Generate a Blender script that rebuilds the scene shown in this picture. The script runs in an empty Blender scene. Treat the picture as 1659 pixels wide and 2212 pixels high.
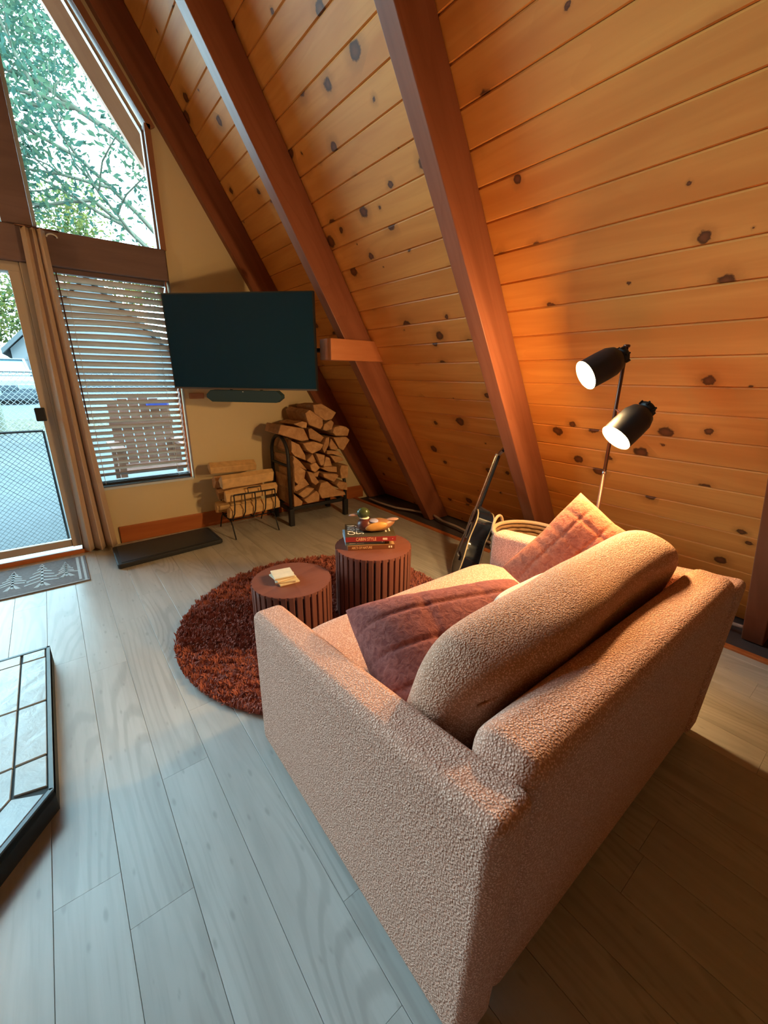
import bpy, bmesh, math, random
import numpy as np
from mathutils import Matrix, Vector

random.seed(7)
SC = bpy.context.scene
COL = SC.collection

# ------------------------------------------------------------------ camera
CAM_H = 1.3
yaw, pit, rol = math.radians(38.2137), math.radians(17.9764), math.radians(-0.7065)
F = Vector((math.sin(yaw) * math.cos(pit), math.cos(yaw) * math.cos(pit), -math.sin(pit)))
Rr = Vector((math.cos(yaw), -math.sin(yaw), 0))
Dn = F.cross(Rr)
R2 = Rr * math.cos(rol) + Dn * math.sin(rol)
D2 = Dn * math.cos(rol) - Rr * math.sin(rol)
cam = bpy.data.cameras.new('camera')
cam.sensor_fit = 'HORIZONTAL'
cam.sensor_width = 36
cam.lens = 36 * 897.1 / 1659
cam.clip_start = 0.02
cam.clip_end = 400
camo = bpy.data.objects.new('camera', cam)
COL.objects.link(camo)
m = Matrix.Identity(4)
for i in range(3):
    m[i][0] = R2[i]
    m[i][1] = -D2[i]
    m[i][2] = -F[i]
m[2][3] = CAM_H
camo.matrix_world = m
SC.camera = camo

# ------------------------------------------------------------------ light
SKY_COL = (0.50, 0.84, 1.0)
SKY_STR = 20.0
SUN_STR = 3.0
LAMP_W = 68.0
LAMP_COL = (1.0, 0.63, 0.26)
FILL_W = 20.0  # strength of the added out-of-view fill lamp
SC.view_settings.view_transform = 'Standard'
SC.view_settings.look = 'None'
SC.view_settings.gamma = 1.0
SC.view_settings.use_curve_mapping = False
SC.view_settings.exposure = 0.06
SC.cycles.use_denoising = True
SC.cycles.sample_clamp_indirect = 8.0
SC.cycles.max_bounces = 5
SC.cycles.diffuse_bounces = 4
SC.cycles.glossy_bounces = 3
SC.cycles.transmission_bounces = 3
SC.cycles.transparent_max_bounces = 6
SC.cycles.use_adaptive_sampling = True
SC.cycles.adaptive_threshold = 0.05
SC.cycles.caustics_reflective = False
SC.cycles.caustics_refractive = False
world = bpy.data.worlds.new('sky')
SC.world = world
world.use_nodes = True
bg = world.node_tree.nodes['Background']
bg.inputs[0].default_value = (*SKY_COL, 1)
bg.inputs[1].default_value = SKY_STR
sun = bpy.data.lights.new('sun', 'SUN')
sun.energy = SUN_STR
sun.color = (1.0, 0.93, 0.80)
sun.angle = 0.02
suno = bpy.data.objects.new('sun', sun)
suno.rotation_euler = (math.radians(42), 0, math.radians(20))
COL.objects.link(suno)
po = bpy.data.lights.new('window_daylight_portal', 'AREA')
po.shape = 'RECTANGLE'
po.size = 3.7
po.size_y = 4.3
po.cycles.is_portal = True
poo = bpy.data.objects.new('window_daylight_portal', po)
poo.location = (-0.95, 3.96, 2.2)
poo.rotation_euler = (math.radians(-90), 0, 0)
COL.objects.link(poo)


# ------------------------------------------------------------------ materials
def srgb(r, g, b):
    f = lambda c: c / 12.92 if c <= .04045 else ((c + .055) / 1.055) ** 2.4
    return tuple(f(c / 255) for c in (r, g, b))


class NT:
    def __init__(s, name):
        s.mat = bpy.data.materials.new(name)
        s.mat.use_nodes = True
        s.t = s.mat.node_tree
        s.n = s.t.nodes
        s.b = s.n['Principled BSDF']

    def node(s, typ, **kw):
        n = s.n.new(typ)
        for k, v in kw.items():
            setattr(n, k, v)
        return n

    def link(s, a, b):
        s.t.links.new(a, b)

    def val(s, sock, v):
        if hasattr(v, 'is_linked') or hasattr(v, 'links'):
            s.link(v, sock)
        else:
            if isinstance(v, tuple) and len(v) == 3 and len(sock.default_value) == 4:
                v = (*v, 1)
            sock.default_value = v

    def math(s, op, a, b=0.0, c=None, clamp=False):
        n = s.node('ShaderNodeMath', operation=op, use_clamp=clamp)
        s.val(n.inputs[0], a)
        s.val(n.inputs[1], b)
        if c is not None:
            s.val(n.inputs[2], c)
        return n.outputs[0]

    def mix(s, f, a, b, mode='MIX'):
        n = s.node('ShaderNodeMix', data_type='RGBA', blend_type=mode)
        s.val(n.inputs[0], f)
        s.val(n.inputs[6], a)
        s.val(n.inputs[7], b)
        return n.outputs[2]

    def ramp(s, f, stops):
        n = s.node('ShaderNodeValToRGB')
        e = n.color_ramp.elements
        while len(e) < len(stops):
            e.new(0.5)
        for el, (p, c) in zip(e, stops):
            el.position = p
            el.color = (*c, 1) if len(c) == 3 else c
        s.val(n.inputs[0], f)
        return n.outputs[0]

    def maprange(s, v, a, b, c=0.0, d=1.0, smooth=True):
        n = s.node('ShaderNodeMapRange', interpolation_type='SMOOTHSTEP' if smooth else 'LINEAR')
        for i, x in enumerate((v, a, b, c, d)):
            s.val(n.inputs[i], x)
        return n.outputs[0]

    def coords(s, scale=(1, 1, 1), rnd=0.0, kind='Object'):
        tc = s.node('ShaderNodeTexCoord')
        mp = s.node('ShaderNodeMapping')
        mp.inputs['Scale'].default_value = scale
        v = tc.outputs[kind]
        if rnd:
            oi = s.node('ShaderNodeObjectInfo')
            mv = s.node('ShaderNodeVectorMath', operation='SCALE')
            cv = s.node('ShaderNodeCombineXYZ')
            s.link(oi.outputs['Random'], cv.inputs[0])
            s.link(oi.outputs['Random'], cv.inputs[1])
            s.link(oi.outputs['Random'], cv.inputs[2])
            s.link(cv.outputs[0], mv.inputs[0])
            mv.inputs['Scale'].default_value = rnd
            ad = s.node('ShaderNodeVectorMath', operation='ADD')
            s.link(v, ad.inputs[0])
            s.link(mv.outputs[0], ad.inputs[1])
            v = ad.outputs[0]
        s.link(v, mp.inputs[0])
        return mp.outputs[0]

    def rand(s):
        return s.node('ShaderNodeObjectInfo').outputs['Random']

    def noise(s, vec, scale=5, detail=3, rough=.5, dist=0.0, out='Fac'):
        n = s.node('ShaderNodeTexNoise')
        s.link(vec, n.inputs['Vector'])
        n.inputs['Scale'].default_value = scale
        n.inputs['Detail'].default_value = detail
        n.inputs['Roughness'].default_value = rough
        n.inputs['Distortion'].default_value = dist
        return n.outputs[out]

    def voro(s, vec, scale=5, rnd=1.0, feature='F1', out='Distance'):
        n = s.node('ShaderNodeTexVoronoi', feature=feature)
        s.link(vec, n.inputs['Vector'])
        n.inputs['Scale'].default_value = scale
        n.inputs['Randomness'].default_value = rnd
        return n.outputs[out]

    def bump(s, h, strength=.3, dist=.01):
        n = s.node('ShaderNodeBump')
        n.inputs['Strength'].default_value = strength
        n.inputs['Distance'].default_value = dist
        s.link(h, n.inputs['Height'])
        s.link(n.outputs[0], s.b.inputs['Normal'])

    def done(s, col=None, rough=.5, metal=0.0, spec=None, sheen=None):
        if col is not None:
            s.val(s.b.inputs['Base Color'], col)
        s.val(s.b.inputs['Roughness'], rough)
        s.b.inputs['Metallic'].default_value = metal
        if spec is not None:
            s.b.inputs['Specular IOR Level'].default_value = spec
        if sheen:
            s.b.inputs['Sheen Weight'].default_value = sheen[0]
            s.b.inputs['Sheen Roughness'].default_value = .5
            s.b.inputs['Sheen Tint'].default_value = (*sheen[1], 1)
        return s.mat


def plain(name, col, rough=.5, metal=0.0, spec=None, nscale=0, namt=.15, bump=0, emis=None, estr=0):
    t = NT(name)
    c = col
    if nscale:
        v = t.coords(rnd=7.0)
        f = t.noise(v, nscale, 4)
        c = t.mix(f, tuple(x * (1 - namt) for x in col), tuple(min(1, x * (1 + namt)) for x in col))
        if bump:
            t.bump(f, bump, .004)
    if emis:
        t.b.inputs['Emission Color'].default_value = (*emis, 1)
        t.b.inputs['Emission Strength'].default_value = estr
    return t.done(c, rough, metal, spec)


def wood(name, base, dark, knots=0.0, kscale=(4.6, 5.0), rough=.42, grain=1.0, tone=.22, gdir=0, knotcol=(.05, .014, .005)):
    """planks and beams: local axis gdir runs along the grain"""
    t = NT(name)
    sc = [9.0, 9.0, 9.0]
    sc[gdir] = .9
    v = t.coords(tuple(sc), rnd=37.0)
    broad = t.noise(v, 1.0, 3, .55, .6)
    sc2 = [70.0, 70.0, 70.0]
    sc2[gdir] = 2.0
    v2 = t.coords(tuple(sc2), rnd=11.0)
    fine = t.noise(v2, 1.0, 2, .5)
    c = t.mix(t.maprange(broad, .3, .75), base, dark)
    # cathedral figure
    sc3 = [5.0, 5.0, 5.0]
    sc3[gdir] = .55
    v3 = t.coords(tuple(sc3), rnd=23.0)
    fig = t.noise(v3, 1.0, 1, .5, .3)
    ring = t.math('FRACT', t.math('MULTIPLY', fig, 9.0))
    ringm = t.math('MULTIPLY', t.maprange(ring, .72, .97), .28 * grain)
    c = t.mix(ringm, c, dark)
    c = t.mix(t.math('MULTIPLY', t.maprange(fine, .45, .8), .25 * grain), c, dark)
    # tone per plank
    rv = t.rand()
    c = t.mix(t.math('MULTIPLY', rv, tone), c, dark)
    if knots:
        ks = [0, 0, 0]
        ks[gdir] = kscale[0]
        ks[(gdir + 1) % 3] = kscale[1]
        ks[(gdir + 2) % 3] = .01
        vk = t.coords(tuple(ks), rnd=53.0)
        wv = t.coords((30, 30, 30), rnd=3.0)
        wob = t.math('MULTIPLY', t.math('SUBTRACT', t.noise(wv, 1.0, 4, .65), .5), .17)
        n = t.node('ShaderNodeTexVoronoi', voronoi_dimensions='2D')
        t.link(vk, n.inputs['Vector'])
        n.inputs['Scale'].default_value = 1.0
        n.inputs['Randomness'].default_value = .9
        sep = t.node('ShaderNodeSeparateColor')
        t.link(n.outputs['Color'], sep.inputs[0])
        d = t.math('ADD', n.outputs['Distance'], wob)
        size = t.math('MULTIPLY', t.math('POWER', sep.outputs[0], 2.2), .15 * knots)
        size = t.math('MULTIPLY', size, t.math('GREATER_THAN', sep.outputs[1], .25))
        core = t.math('SUBTRACT', 1.0, t.maprange(d, t.math('MULTIPLY', size, .75), t.math('ADD', size, .012)))
        core = t.math('MULTIPLY', core, t.math('GREATER_THAN', size, .012))
        halo = t.math('SUBTRACT', 1.0, t.maprange(d, t.math('MULTIPLY', size, .6), t.math('ADD', t.math('MULTIPLY', size, 2.6), .02)))
        halo = t.math('MULTIPLY', halo, t.math('GREATER_THAN', size, .012))
        c = t.mix(t.math('MULTIPLY', halo, .55), c, tuple(x * .62 for x in dark))
        kc = t.mix(t.maprange(d, 0.0, t.math('ADD', size, .001)), tuple(x * 3.2 for x in knotcol), knotcol)
        c = t.mix(t.math('MULTIPLY', core, .92), c, kc)
    t.bump(fine, .06 * grain, .002)
    return t.done(c, rough, 0, .25)


def boucle(name, c1, c2, scale=230, strength=.75, dist=.004, rough=.95):
    t = NT(name)
    v = t.coords()
    nz = t.noise(v, scale * .5, 2, .5, 0, 'Color')
    sc_ = t.node('ShaderNodeVectorMath', operation='SCALE')
    t.link(nz, sc_.inputs[0])
    sc_.inputs['Scale'].default_value = .7 / scale
    ad = t.node('ShaderNodeVectorMath', operation='ADD')
    t.link(v, ad.inputs[0])
    t.link(sc_.outputs[0], ad.inputs[1])
    vo = t.voro(ad.outputs[0], scale, 1.0, 'F1')
    loops = t.math('SUBTRACT', 1.0, t.math('MULTIPLY', vo, 1.15), clamp=True)
    clump = t.noise(v, scale * .42, 2, .6)
    h = t.math('ADD', t.math('MULTIPLY', loops, .8), t.math('MULTIPLY', clump, .40))
    c = t.mix(t.maprange(h, .45, .95), c2, c1)
    t.bump(h, strength, dist)
    return t.done(c, rough, 0, .1, (.2, c1))


def fur(name, c1, c2, scale=60):
    t = NT(name)
    v = t.coords()
    f = t.noise(v, scale, 4, .65, .8)
    big = t.noise(v, 9, 2)
    c = t.mix(t.maprange(f, .3, .7), c2, c1)
    c = t.mix(t.math('MULTIPLY', big, .3), c, c2)
    t.bump(f, .55, .008)
    return t.done(c, .95, 0, .1, (.5, c1))


M = {}
M['pine'] = wood('pine_plank', (.82, .345, .078), (.65, .225, .044), knots=1.3, rough=.48, grain=.8, tone=.25)
M['pine_far'] = wood('pine_board', (.70, .32, .10), (.55, .22, .06), rough=.45)
M['beam'] = wood('stained_beam', (.30, .105, .055), (.20, .062, .03), knots=.6, kscale=(1.2, 4), rough=.33, gdir=1)
M['beam_x'] = wood('stained_header', (.20, .125, .115), (.15, .09, .082), rough=.5, gdir=0)
M['trimwood'] = wood('orange_trim', (.50, .16, .05), (.36, .10, .03), rough=.4, gdir=0)
M['shelfwood'] = wood('fir_block', (.62, .24, .10), (.48, .16, .06), rough=.45, gdir=0)
M['wall'] = plain('painted_wall', (.68, .545, .33), .85, nscale=3, namt=.04)
M['frame'] = plain('window_trim', (.30, .12, .06), .45, nscale=8, namt=.2)
M['alum'] = plain('tan_aluminium', (.46, .37, .29), .45, .1)
M['alum_lt'] = plain('pale_aluminium', (.55, .62, .68), .4, .2)
M['black'] = plain('black_metal', (.012, .012, .016), .45, .3)
M['blackiron'] = plain('black_iron', (.015, .014, .018), .55, .2)
M['rubber'] = plain('black_rubber', (.014, .015, .02), .7, nscale=90, namt=.3, bump=.2)
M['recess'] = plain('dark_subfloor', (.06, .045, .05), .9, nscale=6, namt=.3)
M['brownmetal'] = plain('bronze_pole', (.13, .055, .035), .35, .6)
M['silver'] = plain('steel', (.7, .7, .72), .25, 1.0)
M['white'] = plain('white_plastic', (.75, .74, .72), .5)
M['cream'] = plain('cream', (.74, .62, .42), .6)


def floor_mat():
    t = NT('grey_oak_laminate')
    v = t.coords((9, .9, 1), rnd=31.0)
    broad = t.noise(v, 1.0, 4, .6, .7)
    v3 = t.coords((4.2, .55, 1), rnd=17.0)
    fig = t.noise(v3, 1.0, 1, .5, .5)
    fig2 = t.math('ADD', fig, t.math('MULTIPLY', t.noise(t.coords((30, 4, 1), rnd=8.0), 1.0, 3), .035))
    ring = t.math('SINE', t.math('MULTIPLY', fig2, 105.0))
    patch = t.maprange(t.noise(t.coords((3, .8, 1), rnd=19.0), 1.0, 1), .42, .62)
    rm = t.math('MULTIPLY', t.math('MULTIPLY', t.maprange(ring, -.1, 1.0), .38), t.math('ADD', .25, patch))
    v2 = t.coords((120, 5, 1), rnd=5.0)
    fine = t.noise(v2, 1.0, 2, .5)
    a, b, dk = (.49, .475, .455), (.385, .37, .35), (.27, .25, .23)
    c = t.mix(t.maprange(broad, .3, .72), a, b)
    c = t.mix(rm, c, dk)
    c = t.mix(t.math('MULTIPLY', t.maprange(fine, .5, .8), .25), c, dk)
    c = t.mix(t.math('MULTIPLY', t.rand(), .22), c, b)
    vk = t.coords((4.2, 1.4, .01), rnd=61.0)
    n = t.node('ShaderNodeTexVoronoi', voronoi_dimensions='2D')
    t.link(vk, n.inputs['Vector'])
    sep = t.node('ShaderNodeSeparateColor')
    t.link(n.outputs['Color'], sep.inputs[0])
    wob = t.math('MULTIPLY', t.math('SUBTRACT', t.noise(t.coords((14, 6, 1), rnd=2.0), 1.2, 3), .5), .3)
    d = t.math('ADD', n.outputs['Distance'], wob)
    kn = t.math('SUBTRACT', 1.0, t.maprange(d, .0, .13))
    kn = t.math('MULTIPLY', kn, t.math('GREATER_THAN', sep.outputs[0], .5))
    c = t.mix(t.math('MULTIPLY', kn, .55), c, dk)
    t.bump(t.math('ADD', fine, t.math('MULTIPLY', ring, .3)), .05, .002)
    return t.done(c, .30, 0, .5)


M['floor'] = floor_mat()
M['boucle'] = boucle('pink_beige_boucle', (.90, .57, .45), (.50, .255, .18), strength=.8, dist=.004)
M['boucle2'] = boucle('pink_beige_boucle_cushion', (.90, .56, .42), (.48, .24, .155), scale=250, strength=.8, dist=.004)
M['furdark'] = fur('mauve_plush', (.30, .105, .085), (.16, .045, .04))
M['furrust'] = fur('rust_plush', (.42, .15, .09), (.26, .075, .045))
M['creamfur'] = boucle('cream_boucle', (.80, .72, .58), (.6, .5, .36))
M['tablewood'] = wood('mahogany_table', (.20, .075, .055), (.15, .052, .038), rough=.35, gdir=2, tone=.15)
M['tabledark'] = plain('table_core', (.035, .011, .009), .6)
M['screen'] = plain('tv_screen', (.006, .036, .075), .10, 0, .22)
M['tvframe'] = plain('tv_bezel', (.012, .016, .022), .4)
M['soundbar'] = plain('soundbar_cloth', (.02, .05, .065), .75, nscale=400, namt=.4)
M['curtain'] = plain('curtain_linen', (.54, .39, .29), .9, nscale=60, namt=.08, bump=.15)
M['slat'] = plain('blind_slat', (.48, .36, .28), .6, nscale=5, namt=.1)
M['cord'] = plain('cord', (.65, .6, .5), .8)


def log_mat():
    t = NT('split_firewood')
    v = t.coords((18, 18, 18), rnd=41.0)
    f = t.noise(v, 1.0, 4, .6, .5)
    c = t.mix(t.maprange(f, .3, .7), (.66, .39, .20), (.45, .24, .115))
    c = t.mix(t.math('MULTIPLY', t.rand(), .45), c, (.33, .16, .085))
    g = t.noise(t.coords((120, 8, 120), rnd=9.0), 1.0, 2)
    c = t.mix(t.math('MULTIPLY', t.maprange(g, .5, .8), .3), c, (.22, .10, .05))
    t.bump(f, .5, .01)
    return t.done(c, .9, 0, .1)


M['log'] = log_mat()
M['log2'] = plain('pale_firewood', (.62, .38, .17), .9, nscale=25, namt=.35, bump=.4)


def hearth_tile():
    t = NT('glazed_slate_tile')
    v = t.coords((1, 1, 1), rnd=13.0)
    f = t.noise(v, 22, 4, .55, .6)
    b = t.noise(v, 7, 2)
    c = t.mix(f, (.30, .34, .36), (.42, .46, .48))
    h = t.math('ADD', t.math('MULTIPLY', f, .5), b)
    t.bump(h, .35, .01)
    return t.done(c, .25, 0, .6)


M['tile'] = hearth_tile()
M['grout'] = plain('dark_grout', (.035, .05, .06), .8)
M['hedge'] = plain('hearth_edge', (.10, .15, .18), .5, nscale=20, namt=.2)


def glass_mat():
    t = NT('window_glass')
    tr = t.node('ShaderNodeBsdfTransparent')
    tr.inputs[0].default_value = (.97, .985, .98, 1)
    gl = t.node('ShaderNodeBsdfGlossy')
    gl.inputs['Roughness'].default_value = .02
    fr = t.node('ShaderNodeFresnel')
    fr.inputs[0].default_value = 1.25
    mx = t.node('ShaderNodeMixShader')
    t.link(fr.outputs[0], mx.inputs[0])
    t.link(tr.outputs[0], mx.inputs[1])
    t.link(gl.outputs[0], mx.inputs[2])
    out = [n for n in t.n if n.type == 'OUTPUT_MATERIAL'][0]
    t.link(mx.outputs[0], out.inputs[0])
    return t.mat


M['glass'] = glass_mat()


# ------------------------------------------------------------------ mesh helpers
class MB:
    def __init__(s):
        s.v = []
        s.f = []

    def add(s, vs, fs):
        o = len(s.v)
        s.v += [tuple(x) for x in vs]
        s.f += [tuple(i + o for i in f) for f in fs]
        return s

    def box(s, a, b, mat=None):
        x0, y0, z0 = a
        x1, y1, z1 = b
        vs = [(x0, y0, z0), (x1, y0, z0), (x1, y1, z0), (x0, y1, z0), (x0, y0, z1), (x1, y0, z1), (x1, y1, z1), (x0, y1, z1)]
        if mat:
            vs = [tuple(mat @ Vector(v)) for v in vs]
        return s.add(vs, [(0, 3, 2, 1), (4, 5, 6, 7), (0, 1, 5, 4), (1, 2, 6, 5), (2, 3, 7, 6), (3, 0, 4, 7)])

    def prism(s, poly, fn0, fn1):
        """poly: list of 2D points; fn maps 2D -> 3D for the two ends"""
        n = len(poly)
        vs = [fn0(*p) for p in poly] + [fn1(*p) for p in poly]
        fs = [tuple(range(n))[::-1], tuple(range(n, 2 * n))]
        for i in range(n):
            j = (i + 1) % n
            fs.append((i, j, n + j, n + i))
        return s.add(vs, fs)

    def prism_y(s, poly, y0, y1):
        return s.prism(poly, lambda x, z: (x, y0, z), lambda x, z: (x, y1, z))

    def prism_z(s, poly, z0, z1):
        return s.prism(poly, lambda x, y: (x, y, z0), lambda x, y: (x, y, z1))

    def tube(s, pts, r, n=8, cap=True, closed=False):
        pts = [Vector(p) for p in pts]
        rs = r if isinstance(r, (list, tuple)) else [r] * len(pts)
        o = len(s.v)
        up = None
        N = len(pts)
        for i, p in enumerate(pts):
            if closed:
                d = pts[(i + 1) % N] - pts[i - 1]
            else:
                d = pts[min(i + 1, N - 1)] - pts[max(i - 1, 0)]
            d.normalize()
            if up is None:
                up = d.orthogonal().normalized()
            else:
                up = up - d * up.dot(d)
                if up.length < 1e-6:
                    up = d.orthogonal()
                up.normalize()
            w = d.cross(up)
            for k in range(n):
                a = 2 * math.pi * k / n
                s.v.append(tuple(p + (up * math.cos(a) + w * math.sin(a)) * rs[i]))
        rows = N if closed else N - 1
        for i in range(rows):
            i2 = (i + 1) % N
            for k in range(n):
                k2 = (k + 1) % n
                s.f.append((o + i * n + k, o + i * n + k2, o + i2 * n + k2, o + i2 * n + k))
        if cap and not closed:
            s.f.append(tuple(o + k for k in range(n))[::-1])
            s.f.append(tuple(o + (N - 1) * n + k for k in range(n)))
        return s

    def lathe(s, prof, n=24, mat=None, cap=True):
        o = len(s.v)
        for r, z in prof:
            for k in range(n):
                a = 2 * math.pi * k / n
                v = Vector((r * math.cos(a), r * math.sin(a), z))
                s.v.append(tuple(mat @ v) if mat else tuple(v))
        for i in range(len(prof) - 1):
            for k in range(n):
                k2 = (k + 1) % n
                s.f.append((o + i * n + k, o + i * n + k2, o + (i + 1) * n + k2, o + (i + 1) * n + k))
        if cap:
            s.f.append(tuple(o + k for k in range(n))[::-1])
            s.f.append(tuple(o + (len(prof) - 1) * n + k for k in range(n)))
        return s

    def mesh(s, name, mat, smooth=False):
        me = bpy.data.meshes.new(name)
        me.from_pydata(s.v, [], s.f)
        me.validate()
        me.materials.append(M[mat] if isinstance(mat, str) else mat)
        if smooth:
            me.polygons.foreach_set('use_smooth', [True] * len(me.polygons))
        me.update()
        return me

    def build(s, name, mat, parent=None, smooth=False, bevel=0, bseg=2, sub=0, loc=None):
        return link(name, s.mesh(name, mat, smooth), parent, bevel, bseg, sub, loc)


def wmat(o):
    m_ = o.matrix_basis.copy()
    if o.parent is not None:
        m_ = wmat(o.parent) @ o.matrix_parent_inverse @ m_
    return m_


def link(name, me, parent=None, bevel=0, bseg=2, sub=0, loc=None):
    o = bpy.data.objects.new(name, me)
    COL.objects.link(o)
    if parent is not None:
        o.parent = parent
        o.matrix_parent_inverse = wmat(parent).inverted()
    if loc:
        o.location = loc
    if bevel:
        b = o.modifiers.new('b', 'BEVEL')
        b.width = bevel
        b.segments = bseg
        b.limit_method = 'ANGLE'
        b.angle_limit = math.radians(40)
    if sub:
        u = o.modifiers.new('s', 'SUBSURF')
        u.levels = u.render_levels = sub
    return o


def empty(name, loc=(0, 0, 0)):
    o = bpy.data.objects.new(name, None)
    o.empty_display_size = .1
    COL.objects.link(o)
    o.location = loc
    return o


def tag(o, label=None, cat=None, group=None, kind=None):
    if label:
        o['label'] = label
    if cat:
        o['category'] = cat
    if group:
        o['group'] = group
    if kind:
        o['kind'] = kind
    return o


def thing(name, label, cat, loc=(0, 0, 0), group=None, kind=None):
    return tag(empty(name, loc), label, cat, group, kind)


def struct(o, label=None):
    return tag(o, label, kind='structure')


def autosmooth(o, ang=40):
    me = o.data
    me.polygons.foreach_set('use_smooth', [True] * len(me.polygons))
    bm = bmesh.new()
    bm.from_mesh(me)
    for e in bm.edges:
        if len(e.link_faces) == 2 and e.calc_face_angle(0) > math.radians(ang):
            e.smooth = False
    bm.to_mesh(me)
    bm.free()
    return o


def text_mesh(body, size, mat, name='lettering', extrude=0.0004):
    cu = bpy.data.curves.new(name, 'FONT')
    cu.body = body
    cu.size = size
    cu.extrude = extrude
    cu.resolution_u = 2
    cu.align_x = 'CENTER'
    cu.align_y = 'CENTER'
    o = bpy.data.objects.new(name, cu)
    COL.objects.link(o)
    bpy.context.view_layer.update()
    me = bpy.data.meshes.new_from_object(o.evaluated_get(bpy.context.evaluated_depsgraph_get()))
    bpy.data.objects.remove(o)
    me.name = name
    me.materials.clear()
    me.materials.append(M[mat])
    return me


# ------------------------------------------------------------------ room dimensions
TH = math.radians(58.753)
CT, ST = math.cos(TH), math.sin(TH)
COT = CT / ST
XIN, XPL = 2.703, 2.941        # beam faces / plank faces where they meet the floor
YW = 3.764                     # inner face of the glazed gable wall
RIDGE = -0.90
YB = -3.4
def xin(z): return XIN - z * COT
def xpl(z): return XPL - z * COT
def mir(x): return 2 * RIDGE - x
ZR = (XPL - RIDGE) / COT       # ridge height

# ------------------------------------------------------------------ floor
fl = MB()
fl.box((mir(XPL) - .1, YB, -.12), (2.53, YW + .1, -.012)).build('floor', 'floor')
floor_o = struct(bpy.data.objects['floor'])
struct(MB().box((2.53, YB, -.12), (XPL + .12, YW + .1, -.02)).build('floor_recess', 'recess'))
tr = MB().box((2.508, YB + .02, -.012), (2.545, YW, .012)).build('trim_1', 'trimwood', bevel=.004)
struct(tr)
PW, PL = .1487, 1.165
joints = {-1: 1.05, 0: .89, 1: 1.28, 2: 1.548, 3: .619, 4: 1.10, 5: .35, 6: .80, 7: 1.35, 8: .2, 9: .95}
meshes = {}
for k in range(-9, 18):
    x0 = -.077 + PW * k
    x1 = min(x0 + PW, 2.506)
    if x0 > 2.48:
        break
    j = joints.get(k, random.uniform(0, PL))
    ys = [j + PL * i for i in range(-5, 6)]
    ys = [y for y in ys if -1.6 < y < YW - .05]
    ys = [-1.6] + [y for y in ys if y > -1.55] + [YW - .02]
    for a, b in zip(ys[:-1], ys[1:]):
        g = .0004
        w, l = round(x1 - x0 - 2 * g, 4), round(b - a - 2 * g, 4)
        key = (w, l)
        if key not in meshes:
            c = .0009
            pr = [(-w / 2, -.012), (w / 2, -.012), (w / 2, -c), (w / 2 - c, 0), (-w / 2 + c, 0), (-w / 2, -c)]
            meshes[key] = MB().prism_y(pr, -l / 2, l / 2).mesh('plank', 'floor')
        link('plank', meshes[key], floor_o, loc=((x0 + x1) / 2, (a + b) / 2, 0))
# the rest of the floor, outside the picture
struct(MB().box((mir(XPL) - .1, YB, -.012), (-.077 - PW * 9, YW, 0)).build('floor_back', 'floor'))
struct(MB().box((-.077 - PW * 9, YB, -.012), (2.506, -1.6, 0)).build('floor_rear', 'floor'))

# ------------------------------------------------------------------ sloping pine wall on the right
wr = MB()
t0, t1 = .03, .16
def sl(s, off):   # point on the slope: s along, off outwards
    return (XPL - s * CT + off * ST, s * ST + off * CT)
SMAX = (ZR / ST)
poly = [sl(-.06, .024), sl(SMAX - .02, .024), sl(SMAX + .02, .16), sl(-.06, .16)]
wr.prism_y(poly, YB, YW + .12)
wall_r = struct(wr.build('wall_right', 'pine_far'))
NROW = 31
W = .1372
S0 = .1208 - W
beams = [(3.706, 3.80), (2.708, 2.796), (1.468, 1.558), (.228, .318), (-1.012, -.922), (-2.252, -2.162)]
bays = [(2.752, YW), (1.513, 2.752), (.273, 1.513), (-.967, .273), (-2.2, -.967)]
rot = Matrix(((0, -CT, -ST), (-1, 0, 0), (0, ST, -CT)))
pm = {}
for bi, (ya, yb) in enumerate(bays):
    L = round(yb - ya - .001, 4)
    for k in range(NROW):
        s = S0 + k * W
        if s + W < 0:
            continue
        if bi == 4 and k > 0:
            continue
        key = L
        if key not in pm:
            w2 = W / 2 - .0006
            c = .0055
            pr = [(-w2, -.022), (w2, -.022), (w2, -c), (w2 - c, 0), (-w2 + c, 0), (-w2, -c)]
            pm[key] = MB().prism(pr, lambda y, z: (-L / 2, y, z), lambda y, z: (L / 2, y, z)).mesh('plank', 'pine')
        o = link('plank', pm[key], wall_r)
        x, z = sl(s + W / 2, random.uniform(-.0008, .0008))
        mm = rot.to_4x4()
        mm.translation = (x, (ya + yb) / 2, z)
        o.matrix_basis = mm
# plain boards above and behind the picture
ub = MB()
sA = S0 + NROW * W
ub.prism_y([sl(sA, 0), sl(SMAX, 0), sl(SMAX, .022), sl(sA, .022)], YB, YW)
struct(ub.build('wall_right_upper', 'pine_far'))
struct(MB().prism_y([sl(0, 0), sl(sA, 0), sl(sA, .022), sl(0, .022)], YB, -.97).build('wall_right_rear', 'pine_far'))
# left slope (out of the picture)
lp = [(mir(x), z) for x, z in (sl(-.06, 0), sl(SMAX, 0), sl(SMAX + .02, .16), sl(-.06, .16))]
struct(MB().prism_y(lp, YB, YW + .12).build('wall_left', 'pine_far'))
# back wall
bp = [(mir(XPL) - .1, 0), (XPL + .1, 0), (RIDGE, ZR + .1)]
struct(MB().prism_y(bp, YB - .1, YB).build('wall_back', 'pine_far'))

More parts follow.
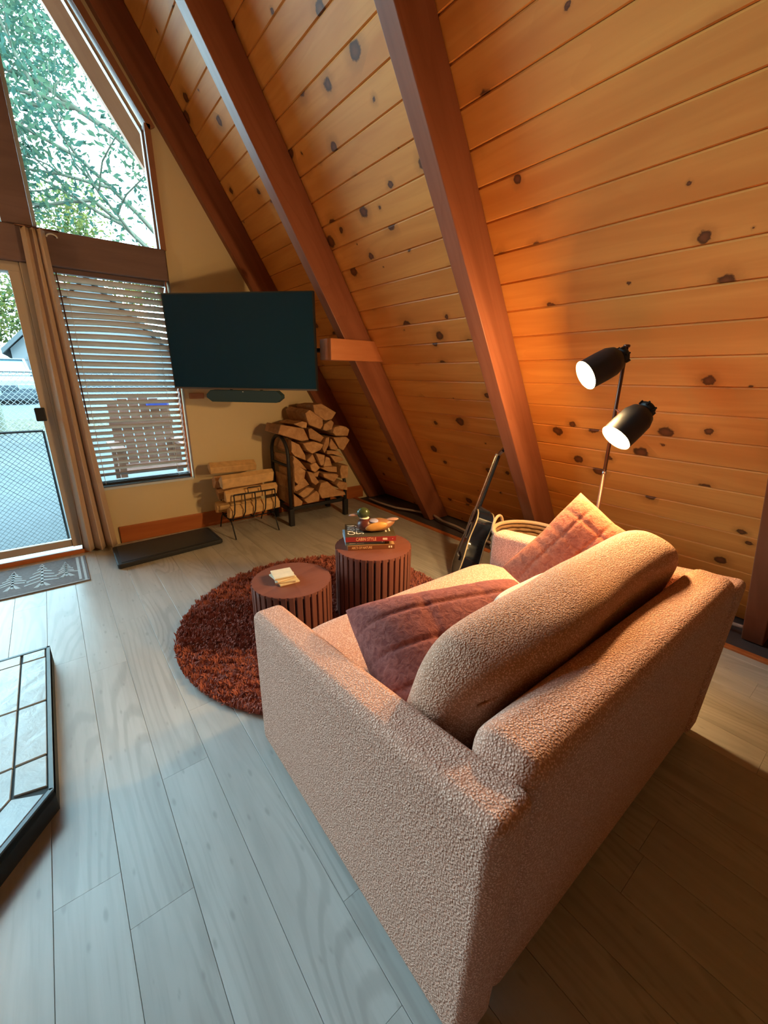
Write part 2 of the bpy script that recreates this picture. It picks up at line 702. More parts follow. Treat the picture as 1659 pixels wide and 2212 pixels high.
# ------------------------------------------------------------------ sloping beams
for i, (ya, yb) in enumerate(beams):
    zt = (XIN - RIDGE) / COT
    p = [(XIN, -.02), (XPL + .01, -.02), (XPL + .01 - .0, 0), (RIDGE + .01, ZR - .02), (RIDGE + .01, zt)]
    # beam with its own axes: local y runs up the slope so the grain follows it
    bo = MB()
    d = (XPL - XIN) * ST
    top = SMAX - d / math.tan(math.pi / 2 - (math.pi / 2 - TH))
    M4 = Matrix(((-CT, 0, ST, XPL), (0, 1, 0, 0), (ST, 0, CT, 0), (0, 0, 0, 1)))
    # local (s, y, off) -> world through M4 ; rename so grain axis is local y
    inv = M4.inverted()
    pts = [(XIN, -.012), (XPL + .005, -.012), (RIDGE + .005, ZR - .02), (RIDGE + .005, zt)]
    loc = [inv @ Vector((x, 0, z)) for x, z in pts]
    bo.prism([(q.x, q.z) for q in loc], lambda s_, o_: (ya, s_, o_), lambda s_, o_: (yb, s_, o_))
    ob = bo.build('roof_beam', 'beam', bevel=.004)
    mw = Matrix(((0, -CT, ST, XPL), (1, 0, 0, 0), (0, ST, CT, 0), (0, 0, 0, 1)))
    ob.matrix_basis = mw
    struct(ob)

# ------------------------------------------------------------------ gable wall
WX0, WX1, WZ0, WZ1 = .15, .845, .47, 1.96      # lower window opening
UZ0 = 2.165                                     # upper glazing sill
RK = .845 + 2.885 * COT                         # rake line of the upper window: x = RK - z*COT
gw = MB()
YO = YW + .11
def both(poly):
    gw.prism_y(poly, YW, YO)
    gw.prism_y([(mir(x), z) for x, z in poly][::-1], YW, YO)
both([(WX1 + .035, -.1), (XPL + .12, -.1), (XPL, 0), (xpl(3.45), 3.45), (WX1 + .035, 3.45)])
both([(.05, -.1), (WX1 + .035, -.1), (WX1 + .035, WZ0 - .02), (.05, WZ0 - .02)])
both([(.05, WZ0 - .02), (WX0 - .01, WZ0 - .02), (WX0 - .01, WZ1), (.05, WZ1)])
rk2 = RK + .05
both([(WX1 + .035, (rk2 - WX1 - .035) / COT), (WX1 + .035, 3.45), (xpl(3.45), 3.45), (xpl(4.30), 4.30), (rk2 - 4.3 * COT, 4.30)])
gw.prism_y([(xpl(4.3), 4.3), (mir(xpl(4.3)), 4.3), (RIDGE, ZR)], YW, YO)
struct(gw.build('wall_front', 'wall'))
# header beam between lower and upper glazing, posts
hb = MB().box((mir(.87), YW - .045, WZ1), (.868, YW + .10, UZ0)).build('trim_2', 'beam_x', bevel=.008)
struct(hb)
for i, (a, b) in enumerate(((-.03, .122), (mir(.122), mir(-.03)))):
    struct(MB().box((a, YW - .04, UZ0), (b, YW + .09, 4.3)).build('trim_%d' % (3 + i), 'beam_x', bevel=.006))
# bright reveal strip beside the post
# upper windows: frame and pane
def upper(n, sx, label=None):
    root = struct(empty('window_%d' % n))
    X = (lambda x: x) if sx > 0 else mir
    def pr(poly, y0, y1, name, mat):
        q = [(X(x), z) for x, z in poly]
        if sx < 0:
            q = q[::-1]
        return MB().prism_y(q, y0, y1).build(name, mat, root)
    x0, x1 = .122, .845
    zt = lambda x: (RK - x) / COT
    # frame bars
    def bar(a, b, w, y0, y1, name, mat):
        a, b = Vector((a[0], 0, a[1])), Vector((b[0], 0, b[1]))
        d = (b - a).normalized()
        nrm = Vector((-d.z, 0, d.x)) * w
        poly = [(a.x, a.z), (b.x, b.z), (b.x + nrm.x, b.z + nrm.z), (a.x + nrm.x, a.z + nrm.z)]
        return pr(poly, y0, y1, name, mat)
    bar((x1 + .038, UZ0), (x1 + .038, zt(x1) + .03), .038, YW - .02, YW + .05, 'casing', 'frame')
    bar((x1 + .03, zt(x1) + .0), (x0, zt(x0)), -.045, YW - .02, YW + .05, 'casing', 'frame')
    bar((x1, UZ0), (x1, zt(x1)), .012, YW + .03, YW + .07, 'sash', 'alum')
    bar((x1, zt(x1)), (x0, zt(x0)), .014, YW + .03, YW + .07, 'sash', 'alum')
    bar((x0 + .022, UZ0), (x0 + .022, zt(x0)), .022, YW + .03, YW + .07, 'sash', 'alum_lt')
    pr([(x0, UZ0), (x1, UZ0), (x1, zt(x1)), (x0, zt(x0))], YW + .055, YW + .060, 'pane', 'glass')
upper(1, 1)
upper(3, -1)
root = struct(empty('window_5'))
MB().prism_y([(mir(-.03), UZ0), (-.03, UZ0), (-.03, 4.3), (mir(-.03), 4.3)], YW + .05, YW + .055).build('pane', 'glass', root)
# lower windows
def lower(n, sx):
    root = struct(empty('window_%d' % n))
    X = (lambda x: x) if sx > 0 else mir
    def bx(x0, x1, z0, z1, y0, y1, name, mat):
        a, b = sorted((X(x0), X(x1)))
        return MB().box((a, y0, z0), (b, y1, z1)).build(name, mat, root)
    bx(WX1, WX1 + .012, WZ0, WZ1, YW - .012, YW + .1, 'casing', 'trimwood')
    bx(WX0 - .012, WX0, WZ0, WZ1, YW - .012, YW + .1, 'casing', 'trimwood')
    bx(WX0 - .02, WX1 + .02, WZ0 - .022, WZ0 - .004, YW - .02, YW + .1, 'sill', 'alum_lt')
    bx(WX0, WX1, WZ0, WZ0 + .02, YW + .05, YW + .09, 'sash', 'alum_lt')
    bx(WX0, WX1, WZ0 + .02, WZ1, YW + .065, YW + .070, 'pane', 'glass')
lower(2, 1)
lower(4, -1)
# sliding door
dr = struct(empty('door_1'))
DX0 = mir(.05)
def dbox(a, b, name, mat, par=dr, bev=.003):
    return MB().box(a, b).build(name, mat, par, bevel=bev)
dbox((.012, YW - .03, .0), (.062, YW + .10, WZ1), 'jamb', 'alum')
dbox((DX0, YW - .03, .0), (DX0 + .09, YW + .10, WZ1), 'jamb', 'alum')
dbox((-.052, YW - .012, .045), (.012, YW + .035, 1.93), 'stile', 'alum')
dbox((-.95, YW + .0, .09), (-.88, YW + .035, 1.93), 'stile', 'alum')
dbox((-.92, YW + .04, .09), (-.85, YW + .07, 1.93), 'stile', 'alum')
dbox((DX0 + .09, YW - .015, 1.905), (.012, YW + .10, WZ1), 'head', 'alum')
dbox((-.95, YW, .045), (-.052, YW + .035, .10), 'bottom_rail', 'alum')
dbox((DX0 + .09, YW + .04, .045), (-.88, YW + .07, .10), 'bottom_rail', 'alum')
dbox((DX0, YW - .05, .0), (.062, YW + .12, .022), 'threshold', 'alum_lt')
dbox((DX0, YW - .07, .0), (.05, YW - .045, .03), 'threshold_trim', 'trimwood')
dbox((-.88, YW + .012, .10), (-.052, YW + .018, 1.905), 'pane', 'glass', bev=0)
dbox((DX0 + .09, YW + .052, .10), (-.92, YW + .058, 1.885), 'pane', 'glass', bev=0)
hd = dbox((-.088, YW - .035, .985), (-.030, YW - .012, 1.075), 'handle', 'black', bev=.006)
tag(hd, 'black door latch block')
# baseboard
struct(MB().box((.26, YW - .018, 0), (XIN - .06, YW, .135)).build('baseboard_front', 'trimwood', bevel=.004))


# ------------------------------------------------------------------ shape helpers for soft things
def frame(o, x, y):
    x = Vector(x).normalized()
    y = Vector(y)
    y = (y - x * y.dot(x)).normalized()
    z = x.cross(y)
    m_ = Matrix.Identity(4)
    for i in range(3):
        m_[i][0], m_[i][1], m_[i][2], m_[i][3] = x[i], y[i], z[i], o[i]
    return m_


from mathutils import noise as mnoise


def superbox(name, mat, hw, hd, hh, exps=(6, 6, 6), n=(16, 10, 6), wob=.0, wscale=5, fn=None):
    """puffy rounded box, half sizes hw hd hh"""
    bm = bmesh.new()
    idx = {}
    N = n
    def vert(i, j, k):
        key = (i, j, k)
        if key not in idx:
            p = [2 * i / N[0] - 1, 2 * j / N[1] - 1, 2 * k / N[2] - 1]
            x, y, z = p
            e = exps
            # round each axis pair
            q = [math.copysign(abs(c) ** .85, c) for c in p]
            r = (abs(q[0]) ** e[0] + abs(q[1]) ** e[1] + abs(q[2]) ** e[2]) ** (-1 / ((e[0] + e[1] + e[2]) / 3))
            v = Vector((q[0] * r * hw, q[1] * r * hd, q[2] * r * hh))
            if fn:
                v = fn(v)
            if wob:
                nn = mnoise.noise(v * wscale)
                v += v.normalized() * nn * wob
            idx[key] = bm.verts.new(v)
        return idx[key]
    for ax in range(3):
        a, b = [i for i in range(3) if i != ax]
        for side in (0, N[ax]):
            for i in range(N[a]):
                for j in range(N[b]):
                    q = []
                    for (di, dj) in ((0, 0), (1, 0), (1, 1), (0, 1)):
                        t = [0, 0, 0]
                        t[ax] = side
                        t[a] = i + di
                        t[b] = j + dj
                        q.append(vert(*t))
                    bm.faces.new(q)
    bmesh.ops.recalc_face_normals(bm, faces=bm.faces)
    me = bpy.data.meshes.new(name)
    bm.to_mesh(me)
    bm.free()
    me.materials.append(M[mat])
    me.polygons.foreach_set('use_smooth', [True] * len(me.polygons))
    return me


def pillow_mesh(name, mat, w, h, t, n=28, seams=0, wob=.006, seed=0):
    """throw pillow in local XY, thickness along Z, with pinched corners and optional stitched channels"""
    bm = bmesh.new()
    g = {}
    for side in (1, -1):
        for i in range(n + 1):
            for j in range(n + 1):
                u, v = 2 * i / n - 1, 2 * j / n - 1
                edge = abs(u) == 1 or abs(v) == 1
                if edge and side == -1:
                    g[(side, i, j)] = g[(1, i, j)]
                    continue
                pin = 1 - .07 * (1 - abs(u * v)) * (max(abs(u), abs(v)) ** 4)
                th = t / 2 * ((1 - abs(u) ** 3.6) * (1 - abs(v) ** 3.6)) ** .55
                if seams:
                    k = (v + 1) / 2 * seams
                    fr = abs((k % 1) - .5) * 2
                    th *= 1 - .10 * max(0, (fr - .82) / .18)
                    kk = (u + 1) / 2 * (seams - 1)
                    fr2 = abs((kk % 1) - .5) * 2
                    th *= 1 - .07 * max(0, (fr2 - .86) / .14)
                p = Vector((u * w / 2 * pin, v * h / 2 * pin, side * th))
                nn = mnoise.noise(p * 9 + Vector((seed, seed, 0)))
                p += Vector((0, 0, side * nn * wob if not edge else 0)) + Vector((nn, -nn, 0)) * wob * .6
                g[(side, i, j)] = bm.verts.new(p)
    for side in (1, -1):
        for i in range(n):
            for j in range(n):
                q = [g[(side, i, j)], g[(side, i + 1, j)], g[(side, i + 1, j + 1)], g[(side, i, j + 1)]]
                bm.faces.new(q if side > 0 else q[::-1])
    me = bpy.data.meshes.new(name)
    bm.to_mesh(me)
    bm.free()
    me.materials.append(M[mat])
    me.polygons.foreach_set('use_smooth', [True] * len(me.polygons))
    return me


def put(name, me, parent, mat4, sub=0):
    o = link(name, me, parent, sub=sub)
    o.matrix_basis = mat4
    return o


def wn(o):
    o.data.polygons.foreach_set('use_smooth', [True] * len(o.data.polygons))
    w_ = o.modifiers.new('w', 'WEIGHTED_NORMAL')
    w_.weight = 90
    return o


# ------------------------------------------------------------------ sofa
SX0, SX1, SYB, SYF = .40, 1.752, .245, 1.212
sofa = thing('loveseat_sofa', 'pink-beige boucle loveseat with its back to the camera', 'sofa', ((SX0 + SX1) / 2, .72, 0))
AT = .108
def arm(x0, x1):
    mb = MB()
    # cross profile along y: front .56, rear .665 ; gently rounded by the bevel
    pr = [(SYF, .035), (SYF, .562), (.80, .600), (.45, .642), (SYB - .016, .670), (SYB + .008, .035)]
    mb.prism(pr, lambda y, z: (x0, y, z), lambda y, z: (x1, y, z))
    o = mb.build('arm', 'boucle', sofa, bevel=.027, bseg=5)
    o.modifiers['b'].angle_limit = math.radians(50)
    wn(o)
    return o
arm(SX0, SX0 + AT)
arm(SX1 - AT, SX1)
bk = MB()
yb0, yb1 = SYB + .004, SYB + .125
pr = [(yb0 + .012, .035), (yb1 + .05, .035), (yb1 + .03, .45), (yb1 + .004, .702), (yb0 - .014, .698), (yb0 - .008, .45)]
bk.prism(pr, lambda y, z: (SX0 + AT - .014, y, z), lambda y, z: (SX1 - AT + .014, y, z))
o = wn(bk.build('backrest', 'boucle', sofa, bevel=.045, bseg=6))
o.modifiers['b'].angle_limit = math.radians(60)
o = MB().box((SX0 + AT, .36, .045), (SX1 - AT, SYF - .03, .27)).build('base', 'boucle', sofa, bevel=.015, bseg=3)
me = superbox('seat_cushion', 'boucle', (SX1 - SX0) / 2 - AT - .002, .425, .082, (10, 8, 5), (26, 16, 6), .006, 4)
put('seat_cushion', me, sofa, Matrix.Translation(((SX0 + SX1) / 2, .36 + .445, .352)), 1)
def cush(v):
    # fuller in the middle, sagging slightly at the ends
    k = v.x / .56
    v = v.copy()
    v.z += .010 * math.cos(k * 2.2) - .007 * math.sin(k * 5) - .047 * (1 - (k + 1) / 2) * (v.z > 0)
    v.y += .008 * math.sin(k * 4)
    return v
me = superbox('back_cushion', 'boucle2', .558, .098, .205, (8, 3.2, 4.5), (34, 8, 14), .010, 5, cush)
mc = frame(((SX0 + SX1) / 2 - .008, .505, .618), (1, 0, 0), (0, math.cos(math.radians(16)), math.sin(math.radians(16))))
put('back_cushion', me, sofa, mc, 1)
# piping seam along the back edge of the cushion
pp = []
for k in range(41):
    u = -.96 + 1.92 * k / 40
    q_ = [math.copysign(abs(c) ** .85, c) for c in (u, -.86, .62)]
    r_ = (abs(q_[0]) ** 8 + abs(q_[1]) ** 3.2 + abs(q_[2]) ** 4.5) ** (-1 / ((8 + 3.2 + 4.5) / 3))
    pp.append(cush(Vector((q_[0] * r_ * .558, q_[1] * r_ * .098, q_[2] * r_ * .205))))
put('piping', MB().tube(pp, .0045, 6).mesh('piping', 'boucle2', True), sofa, mc)
for fx, fy in ((SX0 + .06, SYB + .06), (SX1 - .06, SYB + .06), (SX0 + .06, SYF - .07), (SX1 - .06, SYF - .07)):
    MB().lathe([(.022, 0), (.026, .045)], 12, Matrix.Translation((fx, fy, 0))).build('foot', 'black', sofa)

# throw pillows
p1 = link('throw_pillow', pillow_mesh('throw_pillow', 'furdark', .62, .42, .23, n=44, seams=4, seed=1), sub=1)
p1.matrix_basis = frame((.825, .665, .545), (.58, -.19, .0), (.08, .90, .38))
tag(p1, 'dark mauve plush throw pillow flopped forward on the loveseat seat', 'pillow')
p2 = link('throw_pillow', pillow_mesh('throw_pillow', 'furrust', .37, .45, .17, n=44, seams=5, seed=4), sub=1)
p2.matrix_basis = frame((1.528, .715, .612), (.04, -.85, -.46), (.22, -.10, .34))
tag(p2, 'rust quilted plush throw pillow propped against the far arm', 'pillow')
p3 = link('throw_pillow', pillow_mesh('throw_pillow', 'creamfur', .34, .22, .09, seed=9), sub=1)
p3.matrix_basis = frame((1.07, .645, .605), (1, 0, 0), (0, -.30, .95))
tag(p3, 'small cream pillow squeezed between the mauve pillow and back cushion', 'pillow')


# ------------------------------------------------------------------ rug
RC, RRad = (1.03, 1.84), .775
rug = thing('round_rug', 'round rust-red shaggy rug under the drum tables', 'rug', (RC[0], RC[1], 0))
M['rug'] = plain('rust_pile', (.38, .128, .10), .95, nscale=14, namt=.35, spec=.05)
MB().lathe([(RRad - .012, .001), (RRad - .008, .012), (RRad - .02, .016)], 96, Matrix.Translation((*RC, 0))).build('backing', 'rug', rug)
rs = np.random.RandomState(3)
NT_ = 85000
rad = np.sqrt(rs.rand(NT_)) * RRad
ang = rs.rand(NT_) * 2 * np.pi
bx = RC[0] + rad * np.cos(ang)
by = RC[1] + rad * np.sin(ang)
ok = ~((bx > .39) & (by < 1.225)) & (np.hypot(bx - 1.285, by - 1.725) > .215) & (np.hypot(bx - .815, by - 1.79) > .203)
bx, by = bx[ok], by[ok]
n_ = len(bx)
cl = np.sin(bx * 61 + 3 * np.sin(by * 47)) + np.sin(by * 67 + 2.5 * np.sin(bx * 53))
la = cl * 1.3 + rs.normal(0, .8, n_)
ll = rs.uniform(.005, .014, n_)
hh = rs.uniform(.020, .038, n_) + .004 * cl
wd = rs.uniform(.0018, .0034, n_)
pa = la + rs.normal(0, .4, n_) + np.pi / 2
V = np.zeros((n_, 5, 3))
cx_, sx_ = np.cos(pa) * wd, np.sin(pa) * wd
V[:, 0] = np.stack([bx - cx_, by - sx_, np.full(n_, .012)], 1)
V[:, 1] = np.stack([bx + cx_, by + sx_, np.full(n_, .012)], 1)
mx_, my_ = bx + np.cos(la) * ll * .45, by + np.sin(la) * ll * .45
V[:, 2] = np.stack([mx_ - cx_ * 1.1, my_ - sx_ * 1.1, .012 + (hh - .012) * .75], 1)
V[:, 3] = np.stack([mx_ + cx_ * 1.1, my_ + sx_ * 1.1, .012 + (hh - .012) * .75], 1)
V[:, 4] = np.stack([bx + np.cos(la) * ll * 1.1, by + np.sin(la) * ll * 1.1, hh], 1)
base = (np.arange(n_) * 5)[:, None]
tri = np.concatenate([base + np.array([0, 1, 3]), base + np.array([0, 3, 2]), base + np.array([2, 3, 4])], 0)
me = bpy.data.meshes.new('pile')
me.vertices.add(n_ * 5)
me.vertices.foreach_set('co', V.reshape(-1))
me.loops.add(len(tri) * 3)
me.loops.foreach_set('vertex_index', tri.reshape(-1).astype(np.int32))
me.polygons.add(len(tri))
me.polygons.foreach_set('loop_start', np.arange(len(tri), dtype=np.int32) * 3)
me.polygons.foreach_set('loop_total', np.full(len(tri), 3, dtype=np.int32))
me.update()
me.materials.append(M['rug'])
tag(link('pile', me, rug), kind='stuff')


# ------------------------------------------------------------------ drum tables
M['top_a'] = wood('table_top_a', (.24, .090, .066), (.18, .062, .046), rough=.28, gdir=0, tone=.5)
def drum(cx, cy, r, h, ns, label, z0=.022):
    t = thing('drum_table', label, 'table', (cx, cy, z0), group='fluted drum tables')
    T = Matrix.Translation((cx, cy, 0))
    MB().lathe([(r - .016, z0), (r - .016, h - .012)], 48, T).build('core', 'tabledark', t)
    # sunburst veneer top: six wedges
    for k in range(6):
        a0, a1 = k * math.pi / 3 + .35, (k + 1) * math.pi / 3 + .35
        pts = [(cx, cy)] + [(cx + (r - .004) * math.cos(a0 + (a1 - a0) * i / 10), cy + (r - .004) * math.sin(a0 + (a1 - a0) * i / 10)) for i in range(11)]
        me = MB().prism_z([(x - cx, y - cy) for x, y in pts], h - .016, h).mesh('top_wedge', 'top_a')
        put('top_wedge', me, t, Matrix.Translation((cx, cy, 0)) )
    w = 2 * math.pi * r / ns * .72
    me = MB().prism_z([(-.016, -w / 2), (-.002, -w / 2), (0, -w / 2 + .003), (0, w / 2 - .003), (-.002, w / 2), (-.016, w / 2)], z0, h - .001).mesh('slat', 'tablewood')
    for k in range(ns):
        a = 2 * math.pi * k / ns
        put('slat', me, t, Matrix.Translation((cx, cy, 0)) @ Matrix.Rotation(a, 4, 'Z') @ Matrix.Translation((r, 0, 0)))
    return t
drum(1.285, 1.725, .212, .408, 36, 'taller fluted mahogany drum table holding the stacked books')
drum(.815, 1.79, .200, .315, 34, 'lower fluted mahogany drum table holding the coasters')

# coasters
M['coaster'] = plain('marble_coaster', (.74, .66, .50), .5, nscale=30, namt=.2)
M['cork'] = plain('cork', (.50, .27, .10), .9)
for k, (a, dx, dy, nm) in enumerate(((.15, .012, -.012, 'bottom'), (-.10, .004, -.006, 'second'), (.28, -.002, .004, 'third'), (.05, .0, .008, 'top'))):
    z = .3155 + k * .0095
    names = {'bottom': 'bottom cream square coaster of the stack on the low table', 'second': 'second cream square coaster from the bottom of the stack',
             'third': 'third cream square coaster, just under the topmost one', 'top': 'topmost cream square coaster of the stack on the low table'}
    c = thing('coaster', names[nm], 'coaster', (.79 + dx, 1.80 + dy, z), group='stacked coasters')
    mm_ = Matrix.Translation((.775 + dx, 1.80 + dy, z)) @ Matrix.Rotation(a - .25, 4, 'Z')
    put('cork_base', MB().box((-.049, -.049, 0), (.049, .049, .003)).mesh('cork_base', 'cork'), c, mm_)
    put('stone', MB().box((-.05, -.05, .003), (.05, .05, .009)).mesh('stone', 'coaster'), c, mm_)

# books
M['red'] = plain('red_spine', (.27, .022, .018), .35)
M['olive'] = plain('olive_cover', (.075, .060, .035), .3, nscale=12, namt=.5)
M['greyblue'] = plain('slate_spine', (.10, .13, .14), .35)
M['blue'] = plain('pale_blue_cover', (.30, .48, .72), .4)
M['brown'] = plain('brown_spine', (.16, .055, .025), .35)
M['tan'] = plain('tan_cover', (.55, .30, .14), .4)
M['page'] = plain('pages', (.72, .62, .46), .8)
M['ink'] = plain('white_ink', (.85, .80, .68), .6)
M['ink2'] = plain('peach_ink', (.85, .55, .30), .6)
bdir = Vector((.866, -.5, 0))       # along the spine, as in the photo
bper = Vector((.5, .866, 0))        # away from the viewer
def book(corner, L, D, z, t, label, spine, cover, texts, bars=(), shift=0, ang=0):
    b = thing('book', label, 'book', (corner[0], corner[1], z), group='books on the taller drum table')
    o_ = Vector((corner[0], corner[1], z)) + bdir * shift
    x_ = Matrix.Rotation(ang, 3, 'Z') @ bdir
    fm = frame(o_, x_, Matrix.Rotation(ang, 3, 'Z') @ bper)
    put('cover', MB().box((0, .002, 0), (L, D, .0022)).box((0, .002, t - .0022), (L, D, t)).mesh('cover', cover), b, fm)
    put('spine', MB().box((0, -.001, 0), (L, .003, t)).mesh('spine', spine), b, fm)
    put('pages', MB().box((.003, .003, .0022), (L - .003, D - .004, t - .0022)).mesh('pages', 'page'), b, fm)
    for body, size, mat, px, py, face, ry, sc_ in texts:
        me = text_mesh(body, size, mat)
        if face == 'spine':
            lm = Matrix.Translation((px, -.0013, py)) @ Matrix.Rotation(math.pi / 2, 4, 'X') @ Matrix.Diagonal((sc_, 1, 1, 1))
        else:
            lm = Matrix.Translation((px, py, t + .0003)) @ Matrix.Rotation(ry, 4, 'Z') @ Matrix.Diagonal((sc_, 1, 1, 1))
        put('lettering', me, b, fm @ lm)
    for face, a0_, b0_, a1_, b1_ in bars:
        if face == 'spine':
            me = MB().box((a0_, -.0016, b0_), (a1_, -.001, b1_)).mesh('print_mark', 'ink')
        else:
            me = MB().box((a0_, b0_, t), (a1_, b1_, t + .0004)).mesh('print_mark', 'ink')
        put('print_mark', me, b, fm)
    return b
c0 = (1.127, 1.742)
book(c0, .255, .20, .409, .024, 'brown-spined nature book at the bottom of the stack', 'brown', 'tan',
     [("ABC'S OF NATURE", .019, 'ink2', .076, .012, 'spine', 0, .70)], bars=[('spine', .222, .007, .229, .018), ('spine', .234, .007, .241, .018)])
book((c0[0] - .006, c0[1] + .012), .215, .19, .4335, .023, 'thin slate-spined book with pale blue cover in the middle of the stack', 'greyblue', 'blue',
     [], bars=[('spine', .020, .0095, .055, .0115), ('spine', .060, .0095, .100, .0115), ('spine', .198, .009, .204, .014)], ang=.05)
book((c0[0] - .010, c0[1] + .006), .272, .215, .457, .027, 'red-spined cabin style book on top of the stack', 'red', 'olive',
     [('CABIN STYLE', .026, 'ink2', .110, .0135, 'spine', 0, .72), 
      ('CABIN', .062, 'ink', .036, .112, 'top', math.pi / 2, .82), ('STYLE', .062, 'ink', .083, .112, 'top', math.pi / 2, .82),], bars=[('spine', .20, .015, .225, .019), ('spine', .20, .009, .225, .013), ('spine', .252, .012, .256, .015), ('top', .222, .07, .230, .17), ('top', .243, .08, .250, .17)], ang=-.03)

# duck decoy
M['duckgreen'] = plain('duck_green', (.045, .06, .022), .25, nscale=20, namt=.3)
M['duckbill'] = plain('duck_bill', (.42, .23, .17), .45)
M['duckbrown'] = plain('duck_breast', (.095, .022, .016), .35)
M['duckback'] = plain('duck_back', (.30, .13, .06), .4, nscale=25, namt=.4)
M['duckwing'] = plain('duck_wing', (.55, .27, .07), .4, nscale=30, namt=.35)
M['duckblue'] = plain('duck_blue', (.38, .38, .60), .4)
DZ = .4845
duck = thing('duck_decoy', 'painted mallard duck decoy with green head on the top book', 'decoy', (1.312, 1.738, DZ))
dfx = Vector((-.80, .60, 0))       # duck faces picture left
dm = frame((1.312, 1.738, DZ), dfx, Vector((-.6, -.8, 0)))
def ell(cx_, cy_, cz_, rx, ry, rz, n=20, p=1.0, fn=None):
    mb = MB()
    rows = 12
    for i in range(rows + 1):
        a = math.pi * i / rows
        for k in range(n):
            b = 2 * math.pi * k / n
            v = Vector((-math.cos(a), math.sin(a) * math.cos(b), math.sin(a) * math.sin(b)))
            v = Vector((cx_ + v.x * rx, cy_ + v.y * ry, cz_ + v.z * rz))
            if fn:
                v = fn(v)
            mb.v.append(tuple(v))
    for i in range(rows):
        for k in range(n):
            k2 = (k + 1) % n
            mb.f.append((i * n + k, i * n + k2, (i + 1) * n + k2, (i + 1) * n + k))
    return mb
def flat(v):
    v = v.copy()
    v.z = max(v.z, .001)
    if v.x < -.045:
        k = (-.045 - v.x)
        v.z += k * .35
        v.y *= max(.25, 1 - k * 9)
    return v
put('body', ell(0, 0, .034, .105, .046, .036, fn=flat).mesh('body', 'duckback', True), duck, dm)
put('breast', ell(.058, 0, .036, .047, .045, .040, fn=flat).mesh('breast', 'duckbrown', True), duck, dm)
for sd in (1, -1):
    put('wing', ell(-.005, sd * .037, .036, .062, .016, .024).mesh('wing', 'duckwing', True), duck, dm @ Matrix.Rotation(.12 * sd, 4, 'Z') @ Matrix.Rotation(.18, 4, 'Y'))
put('blue_patch', ell(.012, .012, .062, .028, .030, .010).mesh('blue_patch', 'duckblue', True), duck, dm)
put('tail', ell(-.098, 0, .062, .034, .020, .008).mesh('tail', 'duckbill', True), duck, dm @ Matrix.Translation((0, 0, -.004)) @ Matrix.Rotation(.10, 4, 'Y'))
put('neck_ring', MB().lathe([(.024, 0), (.027, .003), (.024, .007)], 20).mesh('neck_ring', 'ink', True), duck, dm @ Matrix.Translation((.064, 0, .072)))
hd_ = put('head', ell(.070, 0, .103, .036, .028, .032).mesh('head', 'duckgreen', True), duck, dm)
put('bill', ell(.112, 0, .092, .030, .014, .0075).mesh('bill', 'duckbill', True), hd_, dm @ Matrix.Translation((0, 0, .010)) @ Matrix.Rotation(.10, 4, 'Y'))
for sd in (1, -1):
    put('eye', ell(.088, sd * .024, .110, .004, .003, .004, 8).mesh('eye', 'black', True), hd_, dm)

# ------------------------------------------------------------------ floor lamp
LX, LY = 1.945, .845
lamp = thing('floor_lamp', 'bronze pole floor lamp with two lit black spot heads', 'lamp', (LX, LY, 0))
MB().lathe([(.125, 0), (.125, .012), (.11, .02), (.02, .026)], 40, Matrix.Translation((LX, LY, 0))).build('base', 'brownmetal', lamp, smooth=True)
MB().lathe([(.0085, .02), (.0085, .90)], 16, Matrix.Translation((LX, LY, 0))).build('pole', 'brownmetal', lamp, smooth=True)
MB().lathe([(.0075, .90), (.0075, 1.436)], 16, Matrix.Translation((LX, LY, 0))).build('pole', 'brownmetal', lamp, smooth=True)
MB().lathe([(.0098, .895), (.0098, .903)], 16, Matrix.Translation((LX, LY, 0))).build('collar', 'silver', lamp)
MB().lathe([(.011, 1.43), (.013, 1.434), (.013, 1.440), (.009, 1.442)], 16, Matrix.Translation((LX, LY, 0))).build('finial', 'brownmetal', lamp)
M['shade'] = plain('black_shade', (.016, .016, .018), .5, .2)
M['shade_in'] = plain('white_reflector', (.8, .66, .42), .5)
M['bulb'] = plain('lit_bulb', (1, .8, .5), .5, emis=(1.0, .78, .36), estr=22.0)
def lamp_head(opening, ax, L=.155, r=.062, joint=None, deep=.03):
    """opening: centre of the mouth, ax: pointing direction"""
    ax = Vector(ax).normalized()
    z = -ax
    fm = frame(opening, z.orthogonal(), z.cross(z.orthogonal()))
    h = MB().lathe([(r, 0), (r * 1.0, L * .45), (r * .97, L * .72), (r * .80, L * .90), (r * .46, L), (r * .43, L + .004), (r * .50, L + .006), (r * .50, L + .022), (r * .34, L + .030), (.004, L + .031)], 40, cap=False)
    sh = put('shade', h.mesh('shade', 'shade', True), lamp, fm)
    inn = MB().lathe([(r, 0), (r - .002, .001), (r - .003, L * .70), (r * .70, L * .88), (.012, L * .92)], 40, cap=False)
    put('reflector', inn.mesh('reflector', 'shade_in', True), sh, fm)
    for k in range(6):   # vents on the neck cap
        a = k * math.pi / 3
        put('knurl', MB().box((-.006, -.003, L + .006), (.006, .003, L + .024)).mesh('knurl', 'shade'), sh, fm @ Matrix.Rotation(a, 4, 'Z') @ Matrix.Translation((r * .5, 0, 0)))
    bl = MB().lathe([(.001, .064), (.030, .066), (.042, .072), (.042, .080), (.030, .095), (.014, .11), (.014, L * .9)], 28)
    put('bulb', bl.mesh('bulb', 'bulb', True), sh, fm)
    li = bpy.data.lights.new('bulb_light', 'POINT')
    li.energy = LAMP_W
    li.color = LAMP_COL
    li.shadow_soft_size = .04
    lo = bpy.data.objects.new('bulb_light', li)
    COL.objects.link(lo)
    lo.location = Vector(opening) - ax * deep
    if joint:
        MB().tube([joint, Vector(opening) + z * (L * .55)], .004, 8).build('arm', 'silver', lamp)
    return sh
